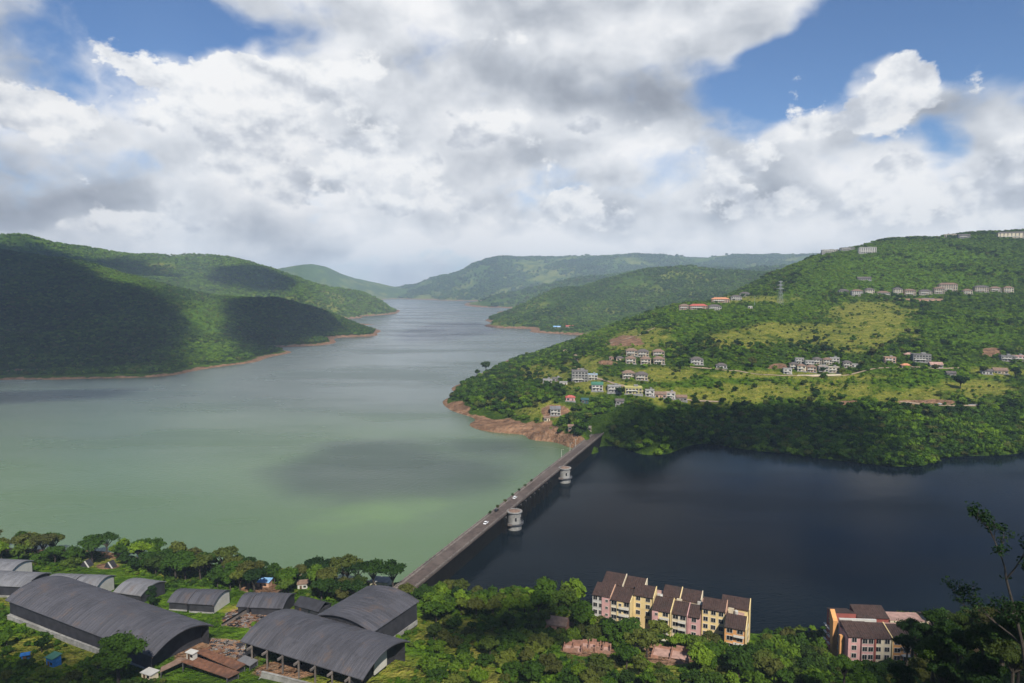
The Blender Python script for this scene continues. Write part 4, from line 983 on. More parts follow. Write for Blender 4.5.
# ---------------------------------------------------------------- houses on the far hillside
def hill_house(px, py, wpx, storeys, roof, wallm, roofm, label, group=None, name='house', cat='house', depth=.75, rz=0.0, terr=False, near=560.0, lift=0.0):
    x, y, z = hit(px, py, near, 9000)
    w = wpx / FPX * y; d = w * depth if w < 22 else 13.0
    d = min(max(d, 5.0), 14.0)
    fh = 3.1; h = storeys * fh + .4
    yaw = math.atan2(-x, y) * .5 + rz
    t = empty(name, (x, y + d * .4, z + lift), yaw); tag(t, label, cat, group)
    mb = MB(); mb.box(-w/2, w/2, -d/2, d/2, -7, h); mb.build('wall', wallm, t)
    if wpx >= 8:
        mb = MB(); mb.box(-w/2 - .8, w/2 + .8, -d/2 - 1.8, d/2 + .3, -5.2, -.02); mb.build('terrace', M['grey_wall'], t)
    o = .7; rise = min(3.0, d * .28)
    if roof == 'hip':
        mb = MB(); e = [(-w/2 - o, -d/2 - o, h), (w/2 + o, -d/2 - o, h), (w/2 + o, d/2 + o, h), (-w/2 - o, d/2 + o, h)]
        k = min(w, d) * .42; rr = [(-w/2 + k, 0, h + rise), (w/2 - k, 0, h + rise)]
        if w/2 - k < -w/2 + k: rr = [(0, 0, h + rise), (.01, 0, h + rise)]
        dn = [(a, b, c - .25) for (a, b, c) in e]
        mb.poly([e[0], e[1], rr[1], rr[0]]); mb.poly([e[1], e[2], rr[1]]); mb.poly([e[2], e[3], rr[0], rr[1]]); mb.poly([e[3], e[0], rr[0]])
        for i in range(4): j = (i + 1) % 4; mb.poly([e[i], e[j], dn[j], dn[i]])
        mb.poly(dn); mb.build('roof', roofm, t)
    elif roof == 'gable':
        mb = MB(); mb.prism([(-d/2 - o, h - .1), (0, h + rise), (d/2 + o, h - .1), (d/2 + o, h + .15), (0, h + rise + .28), (-d/2 - o, h + .15)], 'x', -w/2 - o, w/2 + o); mb.build('roof', roofm, t)
        mb = MB(); mb.prism([(-d/2, h + .003), (d/2, h + .003), (0, h + rise - .1)], 'x', -w/2 + .01, w/2 - .01); mb.build('gable_wall', wallm, t)
    else:
        mb = MB(); mb.box(-w/2 - .4, w/2 + .4, -d/2 - .5, d/2 + .4, h + .004, h + .3)
        mb.build('roof', roofm, t)
        mb = MB(); mb.box(-w/2, w/2, -d/2 - .1, -d/2 + .1, h + .304, h + .9); mb.build('parapet', wallm, t)
        if wpx >= 9: mb = MB(); mb.box(w * .05, w * .3, d * .05, d * .38, h + .304, h + 2.0); mb.build('stair_head', M['grey_wall'], t)
    n = max(2, min(8, int(w / 3.3)))
    for s_ in range(storeys):
        for k in range(n):
            if s_ == 0 and k == n // 2:
                mb = MB(); mb.box(-w/2 + w * (k + .5) / n - .6, -w/2 + w * (k + .5) / n + .6, -d/2 - .07, -d/2 - .004, 0, 2.2); mb.build('door', M['wood'], t)
            else: put(window_mesh(2.5, 2.1), 'window', t, (-w/2 + w * (k + .5) / n, -d/2, s_ * fh + .4))
    if storeys > 1:
        mb = MB(); mb.box(-w * .42, w * .2, -d/2 - 1.6, -d/2 - .2, fh + .1, fh + .3); mb.box(-w * .42, w * .2, -d/2 - 1.6, -d/2 - 1.5, fh + .304, fh + 1.2)
        for q in (-.41, -.1, .19): mb.box(w * q - .12, w * q + .12, -d/2 - 1.5, -d/2 - 1.25, 0, fh + .1)
        mb.build('balcony', M['rail'], t)
    return t
W_, C_, B_, P_, K_ = M['white_wall'], M['cream_wall'], M['beige_wall'], M['peach_wall'], M['pink_wall']
G1 = 'tan roofed villas below the red earth bank'
for a in [
    (632, 355.5, 11, 2, 'hip', B_, M['tan_roof'], 'tan roofed villa at the west end of the row under the red earth bank', G1),
    (643.5, 356.5, 11, 2, 'hip', B_, M['grey_roof'], 'grey roofed villa in the middle of the row under the red earth bank', G1),
    (659, 356.5, 11, 2, 'hip', B_, M['tan_roof'], 'tan roofed villa at the east end of the row under the red earth bank', G1),
    (631, 363.5, 10, 2, 'hip', B_, M['tan_roof'], 'beige villa under the west end of the upper villa row', G1),
    (646, 364, 10, 2, 'hip', B_, M['tan_roof'], 'beige villa in the middle of the lower villa row', G1),
    (659.5, 364, 11, 2, 'hip', B_, M['tan_roof'], 'beige villa with a dark ground floor at the east end of the lower villa row', G1),
    (611.5, 360, 4, 1, 'hip', P_, M['tan_roof'], 'tiny peach house half hidden by a tree west of the villa rows', G1),
    (620, 360.5, 7, 1, 'hip', B_, M['grey_roof'], 'low beige house by the tree just west of the villa rows', G1),
    (629, 378.5, 12, 2, 'hip', B_, M['tan_roof'], 'tan roofed villa of the pair below the villa rows, west one', 'pair of villas above the lower road'),
    (642, 380, 12, 2, 'hip', B_, M['grey_roof'], 'darker roofed villa of the pair below the villa rows, east one', 'pair of villas above the lower road'),
    (580, 382, 16, 4, 'flat', M['grey_wall'], M['grey_roof'], 'tall dark grey unfinished concrete building beside the dirt road'),
    (593, 380, 9, 2, 'flat', W_, M['blue_roof'], 'white block with bluish roof leaning on the tall unfinished building'),
    (547.5, 385, 9, 2, 'flat', W_, M['shed_roof_light'], 'white flat roofed house in the trees of the spit, west of the unfinished building'),
    (557, 381, 9, 1, 'flat', M['grey_wall'], M['grey_roof'], 'low grey house between the white flat roofed house and the unfinished building'),
    (563.5, 385, 8, 1, 'flat', W_, M['grey_roof'], 'low pale wall-like house under the tall unfinished building'),
    (597.5, 390.5, 11, 2, 'gable', W_, M['green_roof'], 'house with bright green roof beside the lower road'),
    (614.5, 392, 13, 2, 'flat', W_, M['shed_roof_light'], 'white flat roofed house east of the green roofed house'),
    (634, 393.5, 17, 2, 'flat', M['lemon_wall'], M['lemon_wall'], 'bright yellow house on the lower road'),
    (650, 396, 9, 2, 'flat', W_, M['grey_roof'], 'white and grey house touching the yellow house'),
    (661, 397.5, 11, 1, 'gable', P_, M['tan_roof'], 'brown roofed low house in the roadside row east of the yellow house'),
    (671, 398.5, 9, 2, 'flat', W_, M['pinkish_roof'], 'white house near the east end of the roadside row'),
    (682, 400.5, 10, 1, 'gable', M['grey_wall'], M['tan_roof'], 'long low brown house ending the roadside row'),
    (570.5, 400.5, 9, 1, 'hip', K_, M['red_roof'], 'little pink house with red roof in the trees above the spit'),
    (585, 403, 7, 1, 'gable', M['teal'], M['teal'], 'teal sheeted shack right of the little pink house'),
    (555.5, 415, 10, 2, 'gable', W_, M['shed_roof_light'], 'white house with pale grey roof on the reddish clearing of the spit'),
    (547, 421, 6, 1, 'gable', C_, M['tan_roof'], 'low cream hut below the white house of the reddish clearing'),
    (571, 430, 5, 1, 'gable', M['brick'], M['tan_roof'], 'small brown hut by the far end of the dam', None),
    (590, 430.5, 3.0, 1, 'flat', C_, M['grey_roof'], 'pale gate kiosk where the dam road reaches the wooded shore'),
    (620, 404, 8, 1, 'gable', M['grey_wall'], M['grey_roof'], 'dark grey shack in the trees below the yellow house'),
    (697.5, 364.5, 12, 2, 'hip', W_, M['grey_roof'], 'white house standing alone on the meadow east of the villa rows'),
    (722, 368, 10, 1, 'hip', W_, M['grey_roof'], 'low white house beside a dark round tree on the meadow'),
]: hill_house(*a)
G2 = 'white village houses packed on a terrace'
for i, (px, py, w, st, rf, wm, rm, lb) in enumerate([
    (788, 374, 8, 2, 'flat', W_, M['shed_roof_light'], 'white cube house at the west end of the packed village terrace'),
    (794, 369, 7, 2, 'hip', B_, M['grey_roof'], 'beige house just behind the white cube house of the packed village'),
    (800, 363.5, 8, 2, 'flat', W_, M['grey_roof'], 'white house at the back west corner of the packed village'),
    (802, 371, 8, 2, 'hip', C_, M['tan_roof'], 'cream tan roofed house in the middle front of the packed village'),
    (810, 366, 8, 2, 'flat', W_, M['grey_roof'], 'grey topped white house in the middle of the packed village'),
    (812, 372, 9, 2, 'hip', P_, M['tan_roof'], 'peach house at the front of the packed village beside the dark tree'),
    (818, 364, 8, 2, 'hip', B_, M['grey_roof'], 'beige house in the back row of the packed village'),
    (824, 371.5, 9, 2, 'flat', W_, M['pinkish_roof'], 'white house with dark arcade at the front of the packed village'),
    (828, 364.5, 8, 2, 'hip', C_, M['tan_roof'], 'cream house in the back row of the packed village'),
    (835, 363, 9, 2, 'flat', W_, M['grey_roof'], 'tall white house at the back east corner of the packed village'),
    (834.5, 372.5, 10, 2, 'flat', C_, M['concrete'], 'broad cream house with open ground floor at the east end of the village wall'),
    (848, 367.5, 8, 2, 'hip', B_, M['grey_roof'], 'beige house just east of the packed village by a tree'),
    (855, 367, 6, 1, 'flat', W_, M['grey_roof'], 'small white house furthest east of the packed village'),
]): hill_house(px, py, w, st, rf, wm, rm, lb, G2)
G3 = 'scattered houses along the upper lane'
for a in [
    (891, 362.5, 10, 2, 'flat', P_, M['pinkish_roof'], 'pink two storey house under the trees of the upper lane', G3),
    (910, 357, 8, 1, 'hip', P_, M['pinkish_roof'], 'low pinkish house behind the peach hut of the upper lane', G3),
    (923, 362, 16, 3, 'flat', M['grey_wall'], M['grey_roof'], 'grey three storey unfinished house on the upper lane', G3),
    (907, 368, 8, 1, 'hip', P_, M['orange_roof'], 'bright peach hut below the grey unfinished house', G3),
    (937.5, 367.5, 11, 1, 'gable', W_, M['pinkish_roof'], 'long low white house right of the grey unfinished house', G3),
    (952, 376, 8, 1, 'gable', M['grey_wall'], M['grey_roof'], 'low grey shack in the trees below the upper lane', G3),
    (988, 374, 9, 1, 'gable', W_, M['grey_roof'], 'low white house right of the grey shack', G3),
    (1002, 373.5, 12, 1, 'gable', B_, M['tan_roof'], 'brown roofed low house beside a dark round tree near the picture edge', G3),
    (1009, 361, 12, 2, 'flat', M['grey_wall'], M['grey_roof'], 'grey house below the red earth scar at the picture edge', G3),
    (1021, 361, 10, 2, 'flat', K_, M['pinkish_roof'], 'pink house at the very picture edge below the red earth scar', G3),
]: hill_house(*a)
G4 = 'red and grey roofed houses on the ridge meadow'
for a in [
    (685, 309.5, 10, 2, 'hip', P_, M['tan_roof'], 'tan roofed house at the west end of the ridge meadow group', G4),
    (699, 309.5, 17, 2, 'hip', P_, M['red_roof'], 'broad house with bright red roof on the ridge meadow', G4),
    (715.5, 310, 12, 2, 'hip', W_, M['grey_roof'], 'white house with grey roof next to the bright red roof', G4),
    (721, 302.5, 17, 2, 'hip', P_, M['orange_roof'], 'orange roofed house on the ridge meadow behind the white house', G4),
    (737, 300, 10, 2, 'hip', W_, M['grey_roof'], 'grey roofed house near the top of the ridge meadow group', G4),
    (745.5, 296.5, 9, 2, 'hip', W_, M['grey_roof'], 'grey roofed house furthest up the ridge meadow group', G4),
    (750.5, 308.5, 4, 1, 'flat', W_, M['white_wall'], 'tiny white hut alone on the ridge meadow beside the thin mast', None),
]: hill_house(*a)
G5 = 'row of villas high on the green slope'
row = [(844.5, 294, 9, 1, 'grey'), (858, 296, 10, 2, 'white'), (870.5, 294.5, 8, 2, 'cream'), (884.5, 296, 11, 1, 'white'), (898.5, 294, 8, 2, 'cream'), (911, 295.5, 10, 2, 'beige'), (926.5, 294.5, 11, 1, 'cream'), (940, 293.5, 9, 2, 'beige')]
ordw = ['first', 'second', 'third', 'fourth', 'fifth', 'sixth', 'seventh', 'eighth']
for i, (px, py, w, st, c) in enumerate(row):
    hill_house(px, py, w, st + 1, 'hip', {'grey': M['grey_wall'], 'white': W_, 'cream': C_, 'beige': B_}[c], M['tan_roof'] if i % 2 else M['grey_roof'], c + ' villa high on the green slope, ' + ordw[i] + ' from the west in the long row', G5)
hill_house(949, 291, 16, 4, 'hip', B_, M['tan_roof'], 'largest beige villa rising behind the east end of the long row', G5)
hill_house(921, 301, 44, 1, 'flat', P_, M['pinkish_roof'], 'long low terrace building with pinkish roof in front of the long villa row', None, 'terrace_building', 'building')
for i, (px, py, w, c) in enumerate([(968.5, 294, 8, C_), (982.5, 292, 12, B_), (996.5, 291.5, 9, C_), (1009.5, 292.8, 8, C_)]):
    hill_house(px, py, w, 2 + i % 2, 'hip', c, M['tan_roof' if i != 1 else 'grey_roof'], ['cream villa starting the short villa row near the picture edge', 'broad beige villa second in the short villa row near the picture edge', 'cream villa third in the short villa row near the picture edge', 'cream villa ending the short villa row near the picture edge'][i], 'short row of villas high on the green slope')
for a in [
    (865, 280, 12, 1, 'gable', M['grey_wall'], M['grey_roof'], 'single grey roof among the trees above the long villa row'),
    (830, 252.5, 14, 2, 'flat', W_, M['shed_roof_light'], 'low pale flat building on the skyline, lowest of the crest buildings'),
    (848, 250.5, 13, 2, 'flat', M['grey_wall'], M['grey_roof'], 'dark roofed low building on the skyline left of the white storeyed house'),
    (868, 253, 16, 4, 'flat', W_, M['grey_roof'], 'white three storey house on the skyline above the dark green slope'),
    (952, 237, 12, 2, 'flat', C_, M['shed_roof_light'], 'cream low building peeking over the skyline trees'),
    (965, 238, 10, 2, 'gable', M['grey_wall'], M['grey_roof'], 'dark roofed low building peeking over the skyline trees'),
    (1014, 238, 26, 4, 'hip', C_, M['grey_roof'], 'large cream building on the skyline at the picture edge'),
    (557, 328, 7, 1, 'gable', W_, M['blue_roof'], 'far white house with pale blue roof on the opposite lake bay'),
    (570, 327.5, 8, 1, 'gable', P_, M['red_roof'], 'far house with reddish roof beside the blue roofed one on the opposite bay'),
]: hill_house(*a)
# long retaining wall below the village
def hill_wall(A, B, hgt, mat, label):
    a = Vector(hit(*A, 560)); b = Vector(hit(*B, 560)); d = b - a; d.z = 0
    t = empty('retaining_wall', a, math.atan2(d.y, d.x)); tag(t, label, 'wall')
    z1 = b.z - a.z; L = d.length
    mb = MB(); n = 8
    for k in range(n): mb.box(L * k / n, L * (k + 1) / n - .004, -.4, .4, z1 * k / n - 8, z1 * (k + .5) / n + hgt)
    mb.build('wall', mat, t)
    mb = MB()
    for k in range(n): mb.box(L * k / n, L * (k + 1) / n - .004, -.5, .5, z1 * (k + .5) / n + hgt + .003, z1 * (k + .5) / n + hgt + .3)
    mb.build('coping', M['concrete'], t)
hill_wall((797, 376), (841, 375), 1.2, C_, 'long pale retaining wall below the packed village')
hill_wall((968, 405.5), (996, 404.5), 1.0, M['grey_wall'], 'pale grey roadside wall above the shore wood near the picture edge')
x, y, z = hit(940, 404.5, 560); car((x, y, z + .2), R(10), 'white van parked on the lane above the shore wood', M['car_white'], 'parked_van')

# pylon and masts on the ridge
def pylon(px, py, hgt, label):
    x, y, z = hit(px, py, 560); t = empty('power_pylon', (x, y, z), .2); tag(t, label, 'pylon')
    b = hgt * .09; mb = MB(); lv = [0, .22, .42, .6, .75, .87, 1.0]; wd = lambda q: b * (1 - .84 * q)
    for sx in (-1, 1):
        for sy in (-1, 1):
            mb = MB()
            for a, c in zip(lv[:-1], lv[1:]): mb.tube((sx * wd(a), sy * wd(a), hgt * a), (sx * wd(c), sy * wd(c), hgt * c), .22, .22, 4)
            mb.build('leg', M['steel'], t)
    mb = MB()
    for a, c in zip(lv[:-1], lv[1:]):
        for s_ in (-1, 1):
            mb.tube((-wd(a), s_ * wd(a), hgt * a), (wd(c), s_ * wd(c), hgt * c), .13, .13, 4); mb.tube((wd(a), s_ * wd(a), hgt * a), (-wd(c), s_ * wd(c), hgt * c), .13, .13, 4)
            mb.tube((s_ * wd(a), -wd(a), hgt * a), (s_ * wd(c), wd(c), hgt * c), .13, .13, 4)
    mb.build('bracing', M['steel'], t)
    for q, w in ((.68, .20), (.82, .17), (.95, .13)):
        mb = MB(); mb.prism([(-hgt * w, hgt * q), (hgt * w, hgt * q), (.5, hgt * q + 1.6), (-.5, hgt * q + 1.6)], 'y', -.3, .3); mb.build('cross_arm', M['steel'], t)
pylon(780, 305.5, 46, 'tall dark lattice power pylon on the ridge meadow')
def mast(px, py, hgt, label):
    x, y, z = hit(px, py, 560); t = empty('mast', (x, y, z)); tag(t, label, 'mast')
    mb = MB(); mb.tube((0, 0, -1), (0, 0, hgt), .38, .2, 8); mb.build('pole', M['steel'], t)
    mb = MB(); mb.box(-1.0, 1.0, -.2, .2, hgt, hgt + .5); mb.build('lamp_head', M['steel'], t)
mast(754.5, 305, 16, 'thin grey mast beside the tiny white hut on the ridge meadow')
mast(645, 313, 22, 'thin grey pole on the ridge edge west of the red roofed house')

# tracks on the hillside
def track(pixels, width, name='dirt_road', mat=None):
    pts = [Vector(hit(*p, 560)) for p in pixels]; dense = []
    for a, b in zip(pts[:-1], pts[1:]):
        n = max(2, int((b - a).length / 5))
        for k in range(n): dense.append(a.lerp(b, k / n))
    dense.append(pts[-1])
    sm = [Vector((p.x, p.y, 0)) for p in dense]
    for _ in range(6): sm = [sm[0]] + [(sm[i - 1] + sm[i] * 2 + sm[i + 1]) / 4 for i in range(1, len(sm) - 1)] + [sm[-1]]
    V_, F_ = [], []
    for i, p in enumerate(sm):
        d = (sm[min(i + 1, len(sm) - 1)] - sm[max(i - 1, 0)]).normalized(); nn = Vector((-d.y, d.x, 0))
        w = width * (1 + .25 * math.sin(i * .7))
        for k in range(5):
            q = p + nn * w * (k / 4 - .5); V_.append((q.x, q.y, 0))
        if i:
            for k in range(4): F_.append((5 * i - 5 + k, 5 * i - 4 + k, 5 * i + 1 + k, 5 * i + k))
    V_ = np.array(V_); V_[:, 2] = ground_all(V_[:, 0], V_[:, 1])[0] + .45
    o = bpy.data.objects.new(name, np_mesh(name, V_, np.array(F_), mat or M['dirt'])); col.objects.link(o); o['kind'] = 'structure'
M['dirt'] = surface('pale_dirt', (0.29, 0.22, 0.15), 0.95, 0.2, 0.2, (0.2, 0.14, 0.09), 0.5)
track([(564, 350), (572, 353), (577, 360), (576, 367), (584, 374), (598, 379), (612, 384), (628, 388), (645, 392)], 4.5)
track([(606, 345), (620, 341), (640, 335), (655, 328)], 2.5)
track([(645, 391), (668, 396), (690, 400), (720, 402)], 3.0)
track([(690, 367), (730, 371), (780, 376), (845, 376), (880, 368), (960, 368)], 2.6)
track([(900, 402), (925, 405), (945, 406), (970, 406), (1000, 404)], 3.0)

# ---------------------------------------------------------------- foliage
def leaf_mat(name, dark, mid, light, inst=False, trans=0.22):
    m, nt, b = new_mat(name); g = NG(nt)
    oi = nt.nodes.new('ShaderNodeObjectInfo'); P = g.pos()
    if inst:
        a = nt.nodes.new('ShaderNodeAttribute'); a.attribute_type = 'INSTANCER'; a.attribute_name = 'tone'; base = a.outputs['Fac']
    else:
        base = g.sep(oi.outputs['Color'])[0]
    t = g.m('ADD', base, g.m('MULTIPLY', g.m('SUBTRACT', oi.outputs['Random'], 0.5), 0.45))
    t = g.m('ADD', t, g.m('MULTIPLY', g.m('SUBTRACT', g.noise(P, 0.9, 3, 0.6), 0.5), 0.55))
    c = g.ramp(t, [(0.0, dark), (0.5, mid), (1.0, light)])
    hue = g.m('FRACT', g.m('MULTIPLY', oi.outputs['Random'], 7.31))
    c = g.mix(g.m('MULTIPLY', g.smooth(hue, 0.78 if inst else 0.55, 1.0), 0.6), c, (0.105, 0.095, 0.024))
    nt.links.new(c, b.inputs['Base Color']); b.inputs['Roughness'].default_value = 0.75; b.inputs['Specular IOR Level'].default_value = 0.15
    tr = nt.nodes.new('ShaderNodeBsdfTranslucent'); nt.links.new(g.mix(1.0, c, (1.0, 1.15, 0.5), 'MULTIPLY'), tr.inputs['Color'])
    ms = nt.nodes.new('ShaderNodeMixShader'); ms.inputs[0].default_value = trans
    nt.links.new(b.outputs[0], ms.inputs[1]); nt.links.new(tr.outputs[0], ms.inputs[2])
    nt.links.new(ms.outputs[0], nt.nodes['Material Output'].inputs['Surface'])
    return m
LEAF = leaf_mat('leaves', (0.010, 0.029, 0.005), (0.040, 0.086, 0.007), (0.130, 0.205, 0.014))
LEAFI = leaf_mat('wood_leaves', (0.010, 0.028, 0.005), (0.042, 0.094, 0.006), (0.135, 0.225, 0.012), True)
BARK = surface('bark', (0.05, 0.04, 0.032), 0.95, 0.3, 2.0)

def leaf_cloud(r, lobes, n, size, jitter=0.9):
    """quads spread through the lobes, denser toward their outside, facing outward with a wide scatter"""
    w = np.array([l[3]**2 for l in lobes]); k = r.choice(len(lobes), n, p=w / w.sum())
    L = np.array(lobes)[k]
    d = r.normal(size=(n, 3)); d /= np.linalg.norm(d, axis=1)[:, None]
    d[:, 2] = np.where(d[:, 2] < -0.35, -d[:, 2] * 0.6, d[:, 2])
    rad = L[:, 3] * (0.50 + 0.55 * r.random(n) ** 0.6) * np.where(r.random(n) < .10, 1.28, 1.0)
    c = L[:, :3] + d * rad[:, None] * np.array([1, 1, 0.78])
    nrm = d + r.normal(size=(n, 3)) * jitter * 0.6 + np.array([0, 0, 0.25]); nrm /= np.linalg.norm(nrm, axis=1)[:, None]
    a = np.cross(nrm, r.normal(size=(n, 3))); a /= np.linalg.norm(a, axis=1)[:, None]
    b = np.cross(nrm, a)
    s = size * (0.55 + 0.9 * r.random(n))[:, None]
    q = np.stack([c - a * s * .62, c - b * s * .34 + a * s * .05, c + a * s * .62, c + b * s * .34 - a * s * .05], 1)
    return q.reshape(-1, 3), np.arange(n * 4).reshape(n, 4)
def tree_meshes(seed, R_, H_, n, size, shape='round', nl=9):
    r = np.random.default_rng(seed); lobes = []
    for i in range(nl):
        a = 2 * np.pi * (i / nl + r.random() * .15); q = R_ * (0.25 + 0.5 * r.random())
        if shape == 'round': z = H_ * (0.50 + 0.30 * r.random())
        elif shape == 'umbrella': z = H_ * (0.74 + 0.14 * r.random()); q = R_ * (.3 + .6 * r.random())
        elif shape == 'tall': z = H_ * (0.35 + 0.5 * r.random()); q *= .7
        else: z = H_ * (0.35 + 0.3 * r.random()); q *= 1.1
        lobes.append((q * math.cos(a), q * math.sin(a), z, R_ * (0.22 + 0.24 * r.random())))
    lobes.append((0, 0, H_ * 0.82, R_ * 0.42))
    v, f = leaf_cloud(r, lobes, n, size)
    v[:, 2] = np.maximum(v[:, 2], H_ * 0.12)
    crown = np_mesh('crown', v, f, LEAF)
    mb = MB(); fork = Vector((r.normal() * .15, r.normal() * .15, H_ * .34)); tr = H_ * .028 + .06
    mb.tube((0, 0, -1.2), (0, 0, .5), tr * 1.5, tr * 1.1, 7); mb.tube((0, 0, .5), fork, tr * 1.1, tr * .8, 7)
    for (x, y, z, q) in lobes:
        e = Vector((x, y, z)); m = fork.lerp(e, .5) + Vector((r.normal() * .2, r.normal() * .2, .2))
        mb.tube(fork, m, tr * .6, tr * .35, 5); mb.tube(m, e, tr * .35, tr * .12, 5)
    return mb.mesh('trunk', BARK), crown
KINDS = {
    'round': [tree_meshes(20 + i, 3.6 + .3 * i, 7.0 + .7 * i, 1250, .88, 'round', 9 + 2 * i) for i in range(4)],
    'umbrella': [tree_meshes(40 + i, 4.8, 9.5 + .6 * i, 1400, .82, 'umbrella', 13) for i in range(2)],
    'tall': [tree_meshes(50 + i, 3.2, 11.0, 1400, .85, 'tall', 11) for i in range(2)],
    'low': [tree_meshes(60 + i, 3.4, 4.6, 1000, .78, 'low', 8) for i in range(2)],
    'leafy': [tree_meshes(70 + i, 5.2, 13.0, 6500, .55, 'round', 14) for i in range(2)],
}
_proto = {}
TREES = []
def place_tree(kind, x, y, z, s, rz, tone, label, group, cat='tree', name=None, sz=1.0):
    i = random.randrange(len(KINDS[kind])); key = (kind, i)
    nm = name or {'round': 'broadleaf_tree', 'umbrella': 'umbrella_tree', 'tall': 'tall_tree', 'low': 'bushy_tree', 'leafy': 'broadleaf_tree'}[kind]
    if key not in _proto:
        t = empty(nm); tk = put(KINDS[kind][i][0], 'trunk', t, (0, 0, 0)); cr = put(KINDS[kind][i][1], 'crown', t, (0, 0, 0)); _proto[key] = (t, tk, cr)
    else:
        a, b, c = _proto[key]; t = a.copy(); t.name = nm; col.objects.link(t)
        tk = b.copy(); col.objects.link(tk); tk.parent = t; cr = c.copy(); col.objects.link(cr); cr.parent = t
    for k in ('label', 'category', 'group'):
        if k in t: del t[k]
    t.location = (x, y, z); t.rotation_euler = (0, 0, rz); t.scale = (s, s, s * sz)
    cr.color = (tone, tone, tone, 1); tag(t, label, cat, group); TREES.append((x, y, s))
    return t

# what stands on the ground already
bpy.context.view_layer.update()
FOOT = []
for o in list(col.objects):
    if o.parent is None and 'category' in o and o.type == 'EMPTY':
        lo = np.array([1e9, 1e9]); hi = -lo
        for ch in o.children:
            if ch.type != 'MESH': continue
            for c in ch.bound_box:
                q = ch.matrix_local @ Vector(c); lo = np.minimum(lo, (q.x, q.y)); hi = np.maximum(hi, (q.x, q.y))
        FOOT.append((o.location.x, o.location.y, o.rotation_euler.z, lo, hi))
def free(x, y, margin):
    ok = np.ones(len(x), bool)
    for (ox, oy, rz, lo, hi) in FOOT:
        c, s = math.cos(rz), math.sin(rz); dx, dy = x - ox, y - oy
        u = dx * c + dy * s; v = -dx * s + dy * c
        ok &= ~((u > lo[0] - margin) & (u < hi[0] + margin) & (v > lo[1] - margin) & (v < hi[1] + margin))
    return ok
def inside(px, py, poly):
    r = np.zeros(np.shape(px), bool); n = len(poly)
    for i in range(n):
        (x0, y0), (x1, y1) = poly[i], poly[(i + 1) % n]
        if y0 == y1: continue
        r ^= ((y0 > py) != (y1 > py)) & (px < (x1 - x0) * (py - y0) / (y1 - y0) + x0)
    return r
# sight lines the photograph keeps open: no crown grows across these
OPEN = [[(4, 598), (55, 573), (150, 586), (216, 628), (216, 642), (158, 668), (150, 672), (8, 616)],
        [(238, 640), (288, 608), (417, 646), (417, 664), (365, 690), (238, 652)], [(316, 612), (362, 588), (422, 599), (422, 620), (380, 634)],
        [(0, 556), (27, 556), (30, 570), (48, 570), (95, 570), (113, 573), (113, 592), (95, 592), (45, 590), (0, 595)], [(113, 574), (150, 574), (142, 588), (113, 590)],
        [(165, 587), (233, 587), (233, 612), (165, 612)], [(236, 591), (296, 591), (296, 610), (236, 610)], [(175, 660), (240, 618), (262, 640), (250, 668), (300, 690), (180, 690)],
        [(404, 584), (470, 545), (486, 556), (444, 582)],
        [(590, 575), (622, 574), (762, 610), (760, 640), (742, 640), (722, 628), (690, 628), (655, 622), (648, 624), (594, 612)],
        [(822, 606), (890, 606), (893, 634), (884, 640), (876, 650), (850, 654), (832, 650)],
        [(562, 640), (611, 640), (611, 653), (562, 653)], [(650, 645), (690, 648), (690, 663), (650, 660)], [(549, 616), (567, 618), (567, 628), (549, 628)],
        [(256, 576), (274, 576), (274, 589), (256, 589)], [(298, 579), (308, 579), (308, 588), (298, 588)], [(370, 570), (392, 570), (392, 583), (370, 583)], [(80, 556), (122, 556), (122, 573), (80, 573)], [(305, 602), (330, 602), (330, 612), (305, 612)], [(48, 655), (60, 655), (60, 667), (48, 667)]]
def clear_of_open(x, y, z, r, h):
    ok = np.ones(len(x), bool)
    for (dx, q) in ((0, 1.0), (-.8, .7), (.8, .7), (0, .5), (-.5, .95), (.5, .95)):
        px, py = project(x + dx * r, y, z + q * h)
        for p in OPEN: ok &= ~inside(px, py, p)
    return ok

def grow(poly, n, spacing, kinds, smin, smax, tone, label, group, tries=6000):
    pr = np.array(poly); c = 0
    r = np.random.default_rng(abs(hash(label)) % 1000 if False else len(label) * 7 + n)
    px = r.uniform(pr[:, 0].min(), pr[:, 0].max(), tries); py = r.uniform(pr[:, 1].min(), pr[:, 1].max(), tries)
    k = inside(px, py, poly); px, py = px[k], py[k]
    # area-true: thin out by how much ground a pixel covers
    for a, b in zip(px, py):
        if c >= n: break
        x, y, z = hit(a, b, 60, 600)
        if z < 0.6 or y > 560: continue
        s = r.uniform(smin, smax); kd = kinds[r.integers(len(kinds))]
        rad = {'round': 4, 'umbrella': 5, 'tall': 3.4, 'low': 3.6, 'leafy': 5.5}[kd] * s; hh = {'round': 8, 'umbrella': 10, 'tall': 11, 'low': 4.8, 'leafy': 13}[kd] * s
        if any((x - tx)**2 + (y - ty)**2 < (spacing * .5 * (s + ts))**2 for tx, ty, ts in TREES): continue
        ax, ay, azz = np.array([x]), np.array([y]), np.array([z])
        if not free(ax, ay, 1.2)[0] or not clear_of_open(ax, ay, azz, rad, hh)[0]: continue
        place_tree(kd, x, y, z - .1, s, r.uniform(0, 6.28), float(np.clip(tone + r.normal() * .22, 0, 1)), label, group, sz=r.uniform(.9, 1.12)); c += 1
    return c
def tree_px(kind, px, py, s, tone, label, group=None, sz=1.0, name=None, cat='tree'):
    x, y, z = hit(px, py, 60, 2500); return place_tree(kind, x, y, z - .1, s, px * 1.7, tone, label, group, cat, name, sz)

